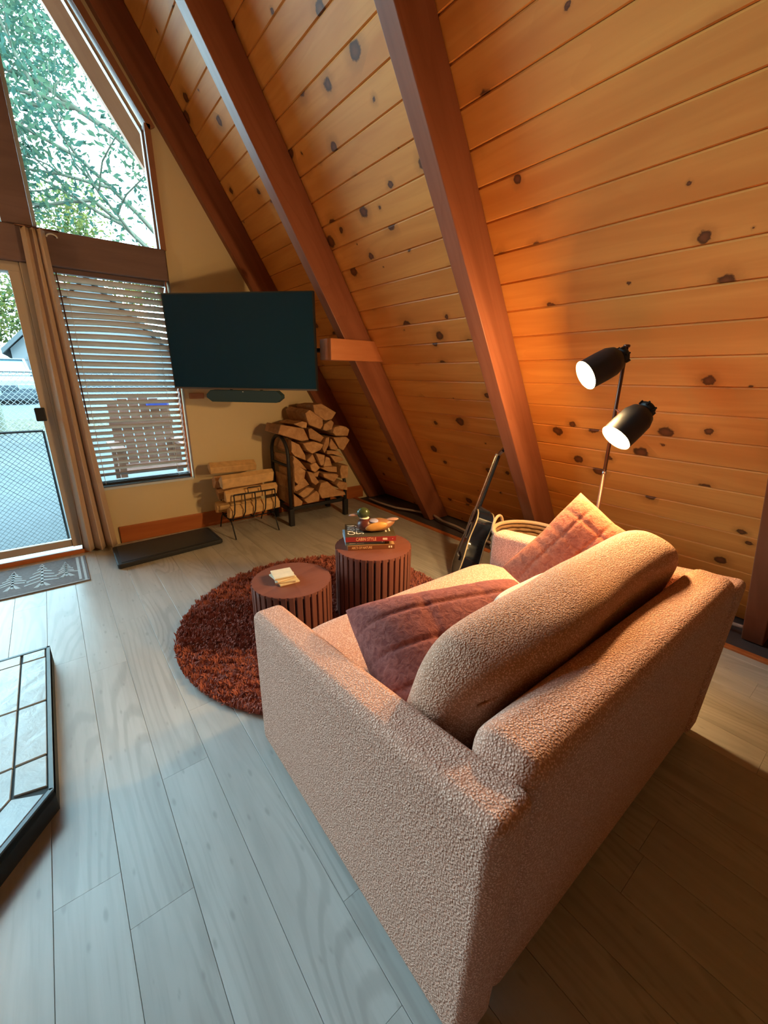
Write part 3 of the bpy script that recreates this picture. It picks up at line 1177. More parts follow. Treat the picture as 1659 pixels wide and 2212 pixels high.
view = lambda p: (Vector(p) - Vector((0, 0, CAM_H))).normalized()
o1 = Vector((1.768, .911, 1.317))
o2 = Vector((1.752, .741, 1.081))
def aim(p, a, b, c):
    v_ = view(p)
    r_ = (R2 - v_ * R2.dot(v_)).normalized()
    d_ = (D2 - v_ * D2.dot(v_)).normalized()
    return -r_ * a + d_ * b - v_ * c
lamp_head(o1, aim(o1, .78, .45, .43), joint=(LX, LY, 1.375), deep=.010)
lamp_head(o2, aim(o2, .62, .66, .42), joint=(LX, LY, 1.18), deep=.03)

# ------------------------------------------------------------------ guitar
M['gblack'] = plain('guitar_lacquer', (.012, .016, .030), .12, 0, .7)
M['gtop'] = plain('guitar_top', (.045, .022, .014), .2, 0, .6, nscale=40, namt=.3)
M['binding'] = plain('cream_binding', (.70, .52, .28), .4)
gb = Vector((1.965, 1.735, 0.012))
gt = Vector((2.250, 1.655, .845))
ga = (gt - gb).normalized()
gn = Vector((-.70, .70, .15))
gn = (gn - ga * gn.dot(ga)).normalized()
gw_ = ga.cross(gn)
gm = frame(gb, gw_, ga)     # local x across, y along, z = x cross y
if (Vector((gm[0][2], gm[1][2], gm[2][2]))).dot(gn) < 0:
    gm = frame(gb, -gw_, ga)
guitar = thing('acoustic_guitar', 'black acoustic guitar with cream binding leaning on the sloping wall', 'guitar', tuple(gb))
def gprof(n=44):
    # half width as function along body 0..0.49
    keys = [(0, 0), (.004, .06), (.02, .120), (.06, .170), (.12, .197), (.18, .190), (.24, .155), (.285, .130), (.32, .124), (.36, .132), (.41, .142), (.45, .132), (.475, .095), (.487, .045), (.490, 0)]
    pts = []
    for i in range(n + 1):
        y = .490 * (0.5 - .5 * math.cos(math.pi * i / n))
        for (a, wa), (b, wb) in zip(keys[:-1], keys[1:]):
            if a <= y <= b:
                k = (y - a) / (b - a)
                pts.append((wa + (wb - wa) * (k * k * (3 - 2 * k) * .3 + k * .7), y))
                break
    return pts
pf = gprof()
outl = [(w_, y_) for w_, y_ in pf] + [(-w_, y_) for w_, y_ in pf[1:-1]][::-1]
BD = .105
sd_ = MB().prism(outl, lambda x, y: (x, y, -BD), lambda x, y: (x, y, 0))
body = put('body', sd_.mesh('body', 'gblack'), guitar, gm)
autosmooth(body, 35)
put('soundboard', MB().prism([(x * .985, .245 + (y - .245) * .985) for x, y in outl], lambda x, y: (x, y, 0), lambda x, y: (x, y, .002)).mesh('soundboard', 'gtop'), guitar, gm)
for zz in (0.0, -BD):
    put('binding', MB().tube([(x, y, zz) for x, y in outl], .0042, 6, closed=True).mesh('binding', 'binding', True), guitar, gm)
put('soundhole', MB().lathe([(.050, .0021), (.050, .0030)], 32, Matrix.Translation((0, .335, 0))).mesh('soundhole', 'black'), guitar, gm)
put('rosette', MB().tube([(.054 * math.cos(a), .335 + .054 * math.sin(a), .0032) for a in [k * math.pi / 16 for k in range(32)]], .0022, 5, closed=True).mesh('rosette', 'binding'), guitar, gm)
put('bridge', MB().box((-.075, .135, .002), (.075, .165, .011)).mesh('bridge', 'gblack'), guitar, gm)
put('saddle', MB().box((-.038, .152, .011), (.038, .156, .015)).mesh('saddle', 'ink'), guitar, gm)
nk = MB()
nk.prism([(-.027, -.004), (.027, -.004), (.022, -.018), (.008, -.027), (-.008, -.027), (-.022, -.018)],
         lambda x, z: (x, .44, z + .008), lambda x, z: (x * .82, .862, z * .9 + .008))
neck = put('neck', nk.mesh('neck', 'gblack'), guitar, gm)
put('heel', MB().prism([(-.025, .008), (.025, .008), (.018, -.085), (-.018, -.085)], lambda x, z: (x, .488, z), lambda x, z: (x * .9, .488 + (.03 if z > -.05 else .012), z)).mesh('heel', 'gblack'), guitar, gm)
fb = put('fretboard', MB().prism([(-.028, .40), (.028, .40), (.0225, .865), (-.0225, .865)], lambda x, y: (x, y, .004), lambda x, y: (x, y, .010)).mesh('fretboard', 'gtop'), guitar, gm)
for k in range(15):
    yy = .865 - (.865 - .156) * (1 - 2 ** (-(k + 1) / 12.0))
    put('fret', MB().box((-.024, yy - .001, .010), (.024, yy + .001, .0115)).mesh('fret', 'silver'), fb, gm)
put('nut', MB().box((-.022, .862, .008), (.022, .868, .014)).mesh('nut', 'ink'), guitar, gm)
hm = gm @ Matrix.Translation((0, .868, .006)) @ Matrix.Rotation(math.radians(-22), 4, 'X')
hs = put('headstock', MB().prism([(-.024, 0), (.024, 0), (.036, .03), (.038, .16), (.02, .175), (-.02, .175), (-.038, .16), (-.036, .03)], lambda x, y: (x, y, -.016), lambda x, y: (x, y, 0)).mesh('headstock', 'gblack'), guitar, hm)
for sx in (-1, 1):
    for k in range(3):
        put('tuner', MB().tube([(sx * .034, .045 + .042 * k, -.010), (sx * .052, .045 + .042 * k, -.010)], .003, 6).box((sx * .052 - .004, .038 + .042 * k, -.017), (sx * .052 + .004, .052 + .042 * k, -.003)).mesh('tuner', 'silver'), hs, hm)
for k in range(6):
    x = (k - 2.5)
    put('string', MB().tube([(x * .0105, .154, .0155), (x * .0070, .865, .0145)], .0007, 4).mesh('string', 'silver'), guitar, gm)

# ------------------------------------------------------------------ woven basket behind the sofa arm
M['wicker'] = plain('wicker', (.30, .16, .075), .8, nscale=50, namt=.4)
M['rope'] = plain('rope_handle', (.62, .40, .24), .85, nscale=80, namt=.2)
bc = (2.03, 1.235)
bsk = thing('woven_basket', 'woven basket with rope handles tucked behind the far sofa arm', 'basket', (*bc, 0))
TT = Matrix.Translation((*bc, 0))
for k in range(18):
    z = .02 + k * .0245
    r = .150 + .045 * math.sin(min(1, z / .47) * math.pi * .55)
    pts = []
    for i in range(56):
        a = 2 * math.pi * i / 56
        rr = r + .005 * math.cos(i * math.pi / 2 + (k % 2) * math.pi)
        pts.append((bc[0] + rr * math.cos(a), bc[1] + rr * math.sin(a), z))
    MB().tube(pts, .0125, 5, closed=True).build('weave_ring', 'wicker', bsk, smooth=True)
MB().lathe([(.14, .005), (.145, .012)], 32, TT).build('bottom', 'wicker', bsk)
MB().tube([(bc[0] + .197 * math.cos(a), bc[1] + .197 * math.sin(a), .462) for a in [k * math.pi / 24 for k in range(48)]], .013, 6, closed=True).build('rim', 'rope', bsk, smooth=True)
for a0 in (math.radians(99), math.radians(-81)):
    c = Vector((bc[0] + .197 * math.cos(a0), bc[1] + .197 * math.sin(a0), .44))
    td = Vector((-math.sin(a0), math.cos(a0), 0))
    pts = [c + td * (.062 * math.cos(t)) + Vector((0, 0, .080 * math.sin(t))) for t in [math.pi * i / 14 for i in range(15)]]
    MB().tube(pts, .0085, 8).build('handle', 'rope', bsk, smooth=True)

# ------------------------------------------------------------------ firewood rack
rack = thing('firewood_rack', 'tall black steel firewood rack with rounded ends full of logs', 'rack', (1.83, 3.50, 0))
RX0, RX1, RYF, RYB = 1.548, 2.125, 3.32, 3.66
def hoop(x, name, zt):
    rr = (RYB - RYF) / 2
    ym = (RYB + RYF) / 2
    pts = [(x, RYF, .01), (x, RYF, zt - rr)] + [(x, ym - rr * math.cos(t), zt - rr + rr * math.sin(t)) for t in [math.pi * i / 12 for i in range(1, 12)]] + [(x, RYB, zt - rr), (x, RYB, .01)]
    return MB().tube(pts, .0155, 10).build(name, 'blackiron', rack, smooth=True)
hoop(RX0, 'end_hoop', .80)
hoop(RX1, 'end_hoop', .46)
MB().tube([(RX0, RYF, .55), (RX0, RYB, .55)], .013, 8).build('cross_bar', 'blackiron', rack, smooth=True)
for y in (RYF + .03, RYB - .03):
    MB().box((RX0, y - .016, .135), (RX1, y + .016, .166)).build('bottom_rail', 'blackiron', rack, bevel=.004)
for x in (RX0, RX1):
    MB().box((x - .022, RYF - .022, .0), (x + .022, RYF + .022, .16)).build('foot_sleeve', 'blackiron', rack, bevel=.004)
    MB().box((x - .022, RYB - .022, .0), (x + .022, RYB + .022, .16)).build('foot_sleeve', 'blackiron', rack, bevel=.004)
    MB().box((x - .016, RYF, .135), (x + .016, RYB, .164)).build('end_rail', 'blackiron', rack, bevel=.004)
# outlines of the split ends, x and height in metres in the plane of the rack's front
LOGS = [
    ([(1.793, 0.999), (1.903, 0.92), (1.977, 0.933), (2.029, 0.993), (1.871, 1.081), (1.778, 1.071)], 'weathered log lying highest on the rack pile'),
    ([(1.726, 0.945), (1.751, 0.895), (1.867, 0.847), (1.897, 0.887), (1.895, 0.954), (1.758, 1.032), (1.711, 1.002)], 'split log second from the top of the rack pile'),
    ([(1.686, 0.875), (1.736, 0.868), (1.747, 0.916), (1.689, 0.935), (1.607, 0.912)], 'flat split log, sixth layer up in the rack, nearest the hoop'),
    ([(1.679, 0.757), (1.754, 0.764), (1.704, 0.87), (1.479, 0.919), (1.448, 0.843)], 'bright log sticking out over the rack end hoop'),
    ([(1.763, 0.771), (1.877, 0.728), (1.918, 0.776), (1.777, 0.869), (1.749, 0.859)], 'thick split log, fifth layer up in the rack, second from the hoop'),
    ([(1.893, 0.846), (1.929, 0.826), (1.994, 0.839), (2.011, 0.906), (1.982, 0.929), (1.907, 0.895)], 'thick split log, fifth layer up in the rack, fourth from the hoop'),
    ([(1.978, 0.815), (2.018, 0.782), (2.152, 0.772), (2.175, 0.832), (2.133, 0.865), (2.061, 0.878), (2.0, 0.864)], 'flat split log, fifth layer up in the rack, fifth from the hoop'),
    ([(2.066, 0.659), (2.118, 0.632), (2.194, 0.729), (2.152, 0.767), (1.997, 0.77)], 'grey wedge log overhanging the far end of the rack'),
    ([(1.703, 0.684), (1.757, 0.646), (1.855, 0.67), (1.886, 0.715), (1.782, 0.757), (1.67, 0.75)], 'flat split log, fourth layer up in the rack, second from the hoop'),
    ([(1.869, 0.673), (1.897, 0.632), (1.943, 0.706), (1.957, 0.782), (1.918, 0.776)], 'narrow upright split log, fifth layer up in the rack, third from the hoop'),
    ([(1.947, 0.705), (1.959, 0.665), (2.024, 0.65), (2.046, 0.67), (1.962, 0.773)], 'thick split log, fourth layer up in the rack, fifth from the hoop'),
    ([(1.412, 0.696), (1.522, 0.675), (1.6, 0.636), (1.712, 0.582), (1.714, 0.633), (1.651, 0.739), (1.555, 0.779), (1.461, 0.787), (1.408, 0.752)], 'big round orange log behind the rack end hoop'),
    ([(1.835, 0.56), (1.858, 0.518), (1.881, 0.533), (1.897, 0.627), (1.796, 0.65)], 'thick split log, fourth layer up in the rack, fourth from the hoop'),
    ([(1.912, 0.626), (1.993, 0.618), (2.096, 0.59), (2.04, 0.644), (1.913, 0.658)], 'flat split log, fourth layer up in the rack, sixth from the hoop'),
    ([(1.772, 0.551), (1.829, 0.556), (1.786, 0.638), (1.726, 0.581)], 'small split log, fourth layer up in the rack, third from the hoop'),
    ([(1.873, 0.513), (1.971, 0.511), (1.941, 0.588), (1.907, 0.609)], 'small split log, third layer up in the rack, fourth from the hoop'),
    ([(2.013, 0.527), (2.121, 0.542), (2.094, 0.581), (1.952, 0.613)], 'flat split log, third layer up in the rack, sixth from the hoop'),
    ([(1.76, 0.49), (1.797, 0.464), (1.85, 0.501), (1.811, 0.563), (1.748, 0.544)], 'small pale square log in the middle of the rack pile'),
    ([(1.936, 0.454), (2.034, 0.436), (2.041, 0.49), (1.918, 0.511), (1.858, 0.496)], 'pale flat wedge log in the middle of the rack pile'),
    ([(1.869, 0.414), (1.985, 0.348), (2.044, 0.409), (2.023, 0.428), (1.858, 0.456)], 'flat split log, second layer up in the rack, fifth from the hoop'),
    ([(2.058, 0.453), (2.072, 0.368), (2.154, 0.364), (2.162, 0.494), (2.073, 0.508)], 'upright pale log at the far end of the rack pile'),
    ([(1.414, 0.492), (1.532, 0.417), (1.612, 0.375), (1.67, 0.411), (1.698, 0.502), (1.614, 0.564), (1.509, 0.603), (1.407, 0.624)], 'big rounded log low behind the rack end hoop'),
    ([(1.747, 0.382), (1.792, 0.349), (1.825, 0.375), (1.754, 0.478), (1.707, 0.493)], 'thick split log, second layer up in the rack, third from the hoop'),
    ([(1.795, 0.424), (1.834, 0.412), (1.855, 0.474), (1.797, 0.451), (1.768, 0.463)], 'small split log, second layer up in the rack, fourth from the hoop'),
    ([(1.599, 0.312), (1.742, 0.361), (1.704, 0.428), (1.555, 0.354)], 'flat split log, second layer up in the rack, second from the hoop'),
    ([(1.804, 0.288), (1.841, 0.214), (1.98, 0.206), (2.118, 0.208), (2.108, 0.239), (2.014, 0.279), (1.903, 0.378), (1.835, 0.37)], 'large tan log at the bottom far end of the rack pile'),
    ([(1.996, 0.323), (2.037, 0.275), (2.13, 0.251), (2.123, 0.331), (2.027, 0.361)], 'thick split log, bottom layer of the rack, sixth from the hoop'),
    ([(1.661, 0.25), (1.71, 0.263), (1.791, 0.322), (1.705, 0.344), (1.607, 0.291)], 'flat split log, bottom layer of the rack, third from the hoop'),
    ([(1.697, 0.187), (1.82, 0.194), (1.834, 0.209), (1.833, 0.266), (1.8, 0.298), (1.665, 0.23)], 'thick split log, bottom layer of the rack, fourth from the hoop'),
    ([(1.553, 0.171), (1.659, 0.17), (1.671, 0.211), (1.548, 0.307)], 'bright tan wedge log at the bottom front of the rack'),
    ([(1.42, 0.391), (1.49, 0.316), (1.552, 0.33), (1.531, 0.4), (1.428, 0.445)], 'thick split log, second layer up in the rack, nearest the hoop'),
    ([(1.449, 0.176), (1.534, 0.186), (1.525, 0.311), (1.438, 0.333)], 'narrow upright split log, bottom layer of the rack, nearest the hoop'),
    ([(1.596, 0.57), (1.685, 0.513), (1.717, 0.5), (1.634, 0.599), (1.53, 0.652)], 'thick split log, third layer up in the rack, second from the hoop')]
for i, (poly, lab) in enumerate(LOGS):
    if i != 3:
        poly = [(max(x, 1.575), z) for x, z in poly]
    cxp = sum(p[0] for p in poly) / len(poly)
    czp = sum(p[1] for p in poly) / len(poly)
    ln = random.uniform(.33, .40)
    y0 = RYF - random.uniform(.0, .05)
    tx, tz = random.uniform(-.02, .02), random.uniform(-.012, .012)
    mb = MB()
    q = [((x - cxp) * .955, (z - czp) * .955) for x, z in poly]
    secs = []
    K = 4
    n = len(q)
    for k in range(K + 1):
        f = k / K
        for (a, b) in q:
            jx, jz = (random.uniform(-.003, .003), random.uniform(-.003, .003))
            sc_ = 1 - .03 * (k == 0) - .05 * f
            mb.v.append((a * sc_ + jx + tx * f, -ln / 2 + ln * f + (random.uniform(-.006, .006) if k in (0, K) else 0), b * sc_ + jz + tz * f))
    for k in range(K):
        for j in range(n):
            j2 = (j + 1) % n
            mb.f.append((k * n + j, (k + 1) * n + j, (k + 1) * n + j2, k * n + j2))
    mb.f.append(tuple(range(n)))
    mb.f.append(tuple(K * n + j for j in range(n))[::-1])
    o = mb.build('firewood_log', 'log', bevel=.004, bseg=1)
    o.location = (cxp, y0 + ln / 2, czp)
    tag(o, lab, 'log', 'logs stacked in the tall rack')

# low wire log basket with logs lying sideways
wb = thing('log_basket', 'low black wire log holder with curved bars beside the tall rack', 'log holder', (1.21, 3.47, 0))
def bars(y, sgn):
    xs = [1.045 + .088 * k for k in range(5)]
    zt = .375
    for x in xs:
        pts = [(x, y, zt), (x, y - sgn * .006, .30), (x - .006, y - sgn * .0, .22), (x - .018, y + sgn * .03, .165), (x - .02, y + sgn * .07, .15)]
        MB().tube(pts, .0052, 7).build('bar', 'blackiron', wb, smooth=True)
    MB().tube([(xs[0], y, zt), (xs[-1], y, zt)], .006, 7).build('top_rail', 'blackiron', wb, smooth=True)
    xm = (xs[0] + xs[-1]) / 2
    MB().tube([(xm - .055, y, zt), (xm - .055, y, zt + .045), (xm + .055, y, zt + .045), (xm + .055, y, zt)], .005, 7).build('handle', 'blackiron', wb, smooth=True)
bars(3.30, 1)
bars(3.64, -1)
for x in (1.03, 1.21, 1.38):
    MB().tube([(x, 3.33, .15), (x, 3.61, .15)], .0052, 7).build('floor_bar', 'blackiron', wb, smooth=True)
for y in (3.37, 3.57):
    MB().tube([(1.02, y, .148), (1.40, y, .148)], .006, 7).build('floor_rail', 'blackiron', wb, smooth=True)
for x in (1.02, 1.40):
    pts = [(x, 3.27, .005), (x, 3.33, .11), (x, 3.36, .14), (x, 3.40, .146), (x, 3.54, .146), (x, 3.58, .14), (x, 3.61, .11), (x, 3.67, .005)]
    MB().tube(pts, .0055, 7).build('leg', 'blackiron', wb, smooth=True)
def side_log(x0, x1, y, z, ry, rz, mat, lab, seed, tilt=0.0, yaw_=0.0):
    rnd = random.Random(seed)
    n = 5
    mb = MB()
    ang = sorted(rnd.uniform(0, .5) + 2 * math.pi * k / n for k in range(n))
    base_ = [(math.cos(a) * ry * rnd.uniform(.85, 1.1), math.sin(a) * rz * rnd.uniform(.85, 1.1)) for a in ang]
    K = 6
    L = x1 - x0
    for k in range(K + 1):
        for a, b in base_:
            e = rnd.uniform(-.012, .012) if k in (0, K) else 0
            mb.v.append((-L / 2 + L * k / K + e, a * (1 + rnd.uniform(-.05, .05)), b * (1 + rnd.uniform(-.05, .05)) + tilt * (k / K - .5)))
    for k in range(K):
        for j in range(n):
            j2 = (j + 1) % n
            mb.f.append((k * n + j, k * n + j2, (k + 1) * n + j2, (k + 1) * n + j))
    mb.f.append(tuple(range(n))[::-1])
    mb.f.append(tuple(K * n + j for j in range(n)))
    o = mb.build('firewood_log', mat, bevel=.004, bseg=1)
    o.location = ((x0 + x1) / 2, y, z)
    o.rotation_euler = (0, 0, yaw_)
    tag(o, lab, 'log', 'logs lying in the wire holder')
side_log(1.01, 1.45, 3.375, .225, .055, .062, 'log2', 'pale log at the front bottom of the low wire holder', 1, .02)
side_log(1.00, 1.44, 3.385, .352, .058, .060, 'log2', 'pale log in the middle of the low wire holder', 2, .01)
side_log(.985, 1.415, 3.385, .480, .062, .060, 'log2', 'bright split log on top front of the low wire holder', 3, .01)
side_log(.96, 1.36, 3.555, .215, .055, .055, 'log2', 'log at the back bottom of the low wire holder', 4)
side_log(.99, 1.38, 3.555, .335, .055, .055, 'log', 'log in the middle back row of the low wire holder', 5)
side_log(.97, 1.37, 3.565, .440, .058, .056, 'log', 'darker log behind the bright one in the low wire holder', 6)
side_log(.96, 1.345, 3.585, .548, .060, .062, 'log2', 'brown-faced log perched highest at the back of the low wire holder', 7, -.01)

# ------------------------------------------------------------------ TV, mount, soundbar
TL, TR_ = Vector((.772, 3.575, 0)), Vector((1.545, 2.765, 0))
tvx = (TR_ - TL).normalized()
TW = (TR_ - TL).length
tvn = Vector((tvx.y, -tvx.x, 0))
if tvn.dot(Vector((-1, -1, 0))) < 0:
    tvn = -tvn
tc = (TL + TR_) / 2
tv = thing('television', 'large flat black television swung out on a wall arm', 'television', (tc.x, tc.y, 1.2))
# local x along width, y up, z towards the sofa
tm = Matrix.Identity(4)
for i in range(3):
    tm[i][0], tm[i][1], tm[i][2] = tvx[i], (0, 0, 1)[i], tvn[i]
tm[0][3], tm[1][3], tm[2][3] = tc.x, tc.y, 1.525
tm = tm @ Matrix.Rotation(math.radians(1.5), 4, 'X')
put('housing', MB().box((-TW / 2, -.325, -.035), (TW / 2, .325, 0)).mesh('housing', 'tvframe'), tv, tm)
put('screen', MB().box((-TW / 2 + .008, -.312, 0), (TW / 2 - .008, .317, .0015)).mesh('screen', 'screen'), tv, tm)
put('bottom_strip', MB().box((-TW / 2, -.325, 0), (TW / 2, -.314, .003)).mesh('bottom_strip', plain('grey_strip', (.10, .09, .09), .4)), tv, tm)
put('mount_plate', MB().box((-.12, -.12, -.06), (.12, .12, -.036)).mesh('mount_plate', 'black'), tv, tm)
pa_ = tm @ Vector((.0, 0, -.06))
MB().tube([pa_, (1.50, 3.19, 1.49), (1.66, 2.92, 1.485), (1.70, 2.86, 1.485)], .016, 8).build('mount_arm', 'black', tv, smooth=True)
sbm = tm @ Matrix.Translation((0, -.372, .012))
sb = thing('soundbar', 'dark teal soundbar hanging just under the television', 'soundbar', (tc.x, tc.y, 1.12))
hx = .292
put('body', MB().prism([(-hx, .012), (-hx + .035, .042), (hx - .035, .042), (hx, .012), (hx, -.012), (hx - .04, -.042), (-hx + .04, -.042), (-hx, -.012)], lambda x, y: (x, y, -.055), lambda x, y: (x, y, .015)).mesh('body', 'soundbar'), sb, sbm)
put('status_light', MB().box((-.004, .030, .015), (.004, .036, .017)).mesh('status_light', 'white'), sb, sbm)
for sx in (-1, 1):
    put('bracket', MB().box((sx * .12 - .01, .035, -.045), (sx * .12 + .01, .12, -.040)).mesh('bracket', 'black'), sb, sbm)
# wooden block carrying the mount
bl = MB().box((1.622, 2.682, 1.411), (2.09, 2.84, 1.556)).build('mount_block', 'shelfwood', bevel=.006)
tag(bl, 'square-cut fir block on the beam carrying the television arm', 'block')
wp = MB().box((.915, YW - .014, 1.112), (1.030, YW - .0005, 1.158)).build('wall_plate', plain('plate', (.42, .20, .11), .5), bevel=.004)
tag(wp, 'small reddish wall plate under the television corner', 'wall plate')

# ------------------------------------------------------------------ floor things at the gable wall
fm_ = MB()
mt = thing('floor_pad', 'flat black pad lying on the floor under the blind window', 'mat', (.55, 3.41, 0))
MB().prism_z([(.185, 3.20), (.90, 3.265), (.912, 3.28), (.905, 3.62), (.89, 3.635), (.195, 3.60), (.18, 3.585), (.172, 3.215)], .002, .036).build('pad', 'rubber', mt, bevel=.008, bseg=3)
MB().prism_z([(.20, 3.23), (.885, 3.29), (.88, 3.61), (.21, 3.58)], .0365, .0385).build('top_sheet', plain('pad_top', (.018, .024, .038), .5), mt)

dmat = thing('doormat', 'grey doormat with pale pine tree pattern at the glass door', 'doormat', (-.42, 3.37, 0))
M['matgrey'] = plain('mat_weave', (.16, .145, .15), .9, nscale=70, namt=.35, bump=.3)
M['matpale'] = plain('mat_print', (.46, .52, .55), .9, nscale=90, namt=.2)
MB().box((-.90, 3.135, 0.001), (.005, 3.62, .007)).build('weave', 'matgrey', dmat)
dz0, dz1 = .0072, .0082
MB().box((-.052, 3.175, dz0), (-.036, 3.605, dz1)).build('border_stripe', 'matpale', dmat)
MB().box((-.022, 3.15, dz0), (-.008, 3.612, dz1)).build('border_stripe', 'matpale', dmat)
MB().box((-.90, 3.142, dz0), (.0, 3.150, dz1)).build('border_stripe', 'matpale', dmat)
def tree_print(cx_, y0, y1, w, seed):
    rnd = random.Random(seed)
    mb = MB()
    mb.box((cx_ - .007, y0, dz0), (cx_ + .007, y1 - .02, dz1))
    n = 6
    for k in range(n):
        f = k / (n - 1)
        y = y0 + .055 + (y1 - y0 - .075) * f
        hw = w * (1 - f * .86)
        for sgn in (-1, 1):
            a = hw * rnd.uniform(.85, 1.1)
            mb.prism_z([(cx_, y + .026), (cx_ + sgn * a, y - .012), (cx_ + sgn * a * 1.04, y + .002), (cx_, y + .046)][::sgn], dz0, dz1)
    mb.prism_z([(cx_ - .045, y0 - .02), (cx_ - .02, y0 - .02), (cx_ + .004, y0 + .05), (cx_ - .012, y0 + .05)], dz0, dz1)
    mb.prism_z([(cx_ + .02, y0 - .02), (cx_ + .045, y0 - .02), (cx_ + .012, y0 + .05), (cx_ - .004, y0 + .05)], dz0, dz1)
    mb.build('tree_print', 'matpale', dmat)
tree_print(-.245, 3.215, 3.585, .10, 1)
tree_print(-.115, 3.285, 3.545, .058, 2)
tree_print(-.395, 3.265, 3.55, .080, 3)
tree_print(-.545, 3.225, 3.575, .095, 4)
tree_print(-.70, 3.27, 3.55, .075, 5)
tree_print(-.82, 3.24, 3.57, .07, 6)

# ------------------------------------------------------------------ curtain
cur = thing('curtain_panel', 'gathered beige curtain panel between the glass door and blind', 'curtain', (.11, 3.66, 0))
cm = MB()
NU, NV = 90, 34
for j in range(NV + 1):
    f = j / NV                      # 0 top .. 1 bottom
    z = 2.145 - f * 2.125
    xa = .052 + (-.002 - .052) * f
    xb = .165 + (.222 - .165) * f ** 1.3
    amp = .026 + .016 * f
    for i in range(NU + 1):
        u = i / NU
        ph = u * 3.1 * 2 * math.pi + .5 + .35 * math.sin(f * 3)
        x = xa + (xb - xa) * u + .006 * math.sin(ph * 2) * (1 - f * .4)
        y = 3.672 + amp * math.sin(ph) * (1 + .25 * math.sin(u * 9 + f * 2)) + .006 * math.sin(f * 7 + u * 5)
        cm.v.append((x, y, z))
for j in range(NV):
    for i in range(NU):
        a = j * (NU + 1) + i
        cm.f.append((a, a + 1, a + NU + 2, a + NU + 1))
co = cm.build('cloth', 'curtain', cur, smooth=True)
sm = co.modifiers.new('t', 'SOLIDIFY')
sm.thickness = .003
MB().tube([(.03, 3.672, 2.150), (.245, 3.672, 2.150)], .006, 8).build('rod', 'brownmetal', cur, smooth=True)
MB().tube([(.205 + .028 * math.cos(t), 3.700, 2.118 + .02 * math.sin(t)) for t in [math.pi * k / 8 for k in range(9)]], .005, 6).build('hook', 'white', cur, smooth=True)

# ------------------------------------------------------------------ blind
bd = thing('venetian_blind', 'brown slatted venetian blind in the lower window', 'blind', ((WX0 + WX1) / 2, YW + .03, WZ0))
yb_ = YW + .025
MB().box((WX0 + .004, yb_ - .025, WZ1 - .030), (WX1 - .004, yb_ + .025, WZ1 - .002)).build('head_rail', 'beam_x', bd)
pitch = .0448
ta = math.radians(33)
def slat_mesh(bow):
    mb = MB()
    K = 14
    hw = .0275
    for k in range(K + 1):
        f = k / K * 2 - 1
        x = (WX1 - WX0 - .012) / 2 * f
        dz = bow * (1 - f * f) - bow * .5 * (f > 0) * f * f
        for (a, t_) in ((-1, -1), (-.4, -.4), (.4, .4), (1, 1)):
            yy = a * hw * math.cos(ta)
            zz = -a * hw * math.sin(ta) + (.0022 if abs(a) < .5 else 0)
            mb.v.append((x, yy, zz + dz))
            mb.v.append((x, yy, zz + dz + .0022))
    w = 8
    for k in range(K):
        for c in range(3):
            b0 = k * w + c * 2
            mb.f.append((b0, b0 + 2, b0 + 2 + w, b0 + w))
            mb.f.append((b0 + 1, b0 + 1 + w, b0 + 3 + w, b0 + 3))
        mb.f.append((k * w, k * w + w, k * w + w + 1, k * w + 1))
        mb.f.append((k * w + 6, k * w + 7, k * w + w + 7, k * w + w + 6))
    mb.f.append((0, 1, 3, 5, 7, 6, 4, 2))
    e = K * w
    mb.f.append((e, e + 2, e + 4, e + 6, e + 7, e + 5, e + 3, e + 1))
    return mb.mesh('slat', 'slat', True)
flat_sl = slat_mesh(0.0)
bows = {5: .006, 6: .011, 7: .012, 8: .007, 9: .003}
for k in range(31):
    z = WZ1 - .058 - k * pitch
    if z < WZ0 + .045:
        break
    me = slat_mesh(bows[k]) if k in bows else flat_sl
    put('slat', me, bd, Matrix.Translation(((WX0 + WX1) / 2, yb_, z)))
for dz in (.024, .033, .042):
    MB().box((WX0 + .006, yb_ - .022, WZ0 + dz), (WX1 - .006, yb_ + .022, WZ0 + dz + .003)).build('slat', 'black', bd)
MB().box((WX0 + .005, yb_ - .024, WZ0 + .008), (WX1 - .005, yb_ + .024, WZ0 + .022)).build('bottom_rail', 'black', bd, bevel=.003)
for x in (.235, .755):
    for dy in (-.024, .024):
        MB().tube([(x, yb_ + dy, WZ1 - .03), (x, yb_ + dy, WZ0 + .02)], .0012, 5).build('ladder_cord', 'cord', bd)
MB().tube([(.192, yb_ - .034, WZ1 - .03), (.205, yb_ - .036, .95)], .0042, 7).build('tilt_wand', 'brownmetal', bd)

# ------------------------------------------------------------------ hearth
HZ = .085
hr = struct(empty('hearth_floor', (-.8, 1.7, 0)), 'raised tiled stove hearth with dark edging')
HP = [(-.203, 2.262), (-1.40, 2.262), (-1.40, 1.10), (-1.25, .92), (-.56, .92), (-.203, 1.368)]
MB().prism_z(HP[::-1], 0, HZ - .012).build('base', 'grout', hr)
MB().prism_z([(x, y) for x, y in HP][::-1], HZ - .012, HZ - .006).build('grout_bed', 'grout', hr)
def clip(poly, a, b, off):
    # keep the side left of a->b shifted by off
    dx, dy = b[0] - a[0], b[1] - a[1]
    l = math.hypot(dx, dy)
    nx, ny = -dy / l, dx / l
    f = lambda p: (p[0] - a[0]) * nx + (p[1] - a[1]) * ny - off
    out = []
    for i in range(len(poly)):
        p, q = poly[i], poly[(i + 1) % len(poly)]
        fp, fq = f(p), f(q)
        if fp >= 0:
            out.append(p)
        if fp * fq < 0:
            t = fp / (fp - fq)
            out.append((p[0] + (q[0] - p[0]) * t, p[1] + (q[1] - p[1]) * t))
    return out
def inset(poly, off, P=HP):
    for i in range(len(P)):
        poly = clip(poly, P[i], P[(i + 1) % len(P)], off)
        if len(poly) < 3:
            return []
    return poly
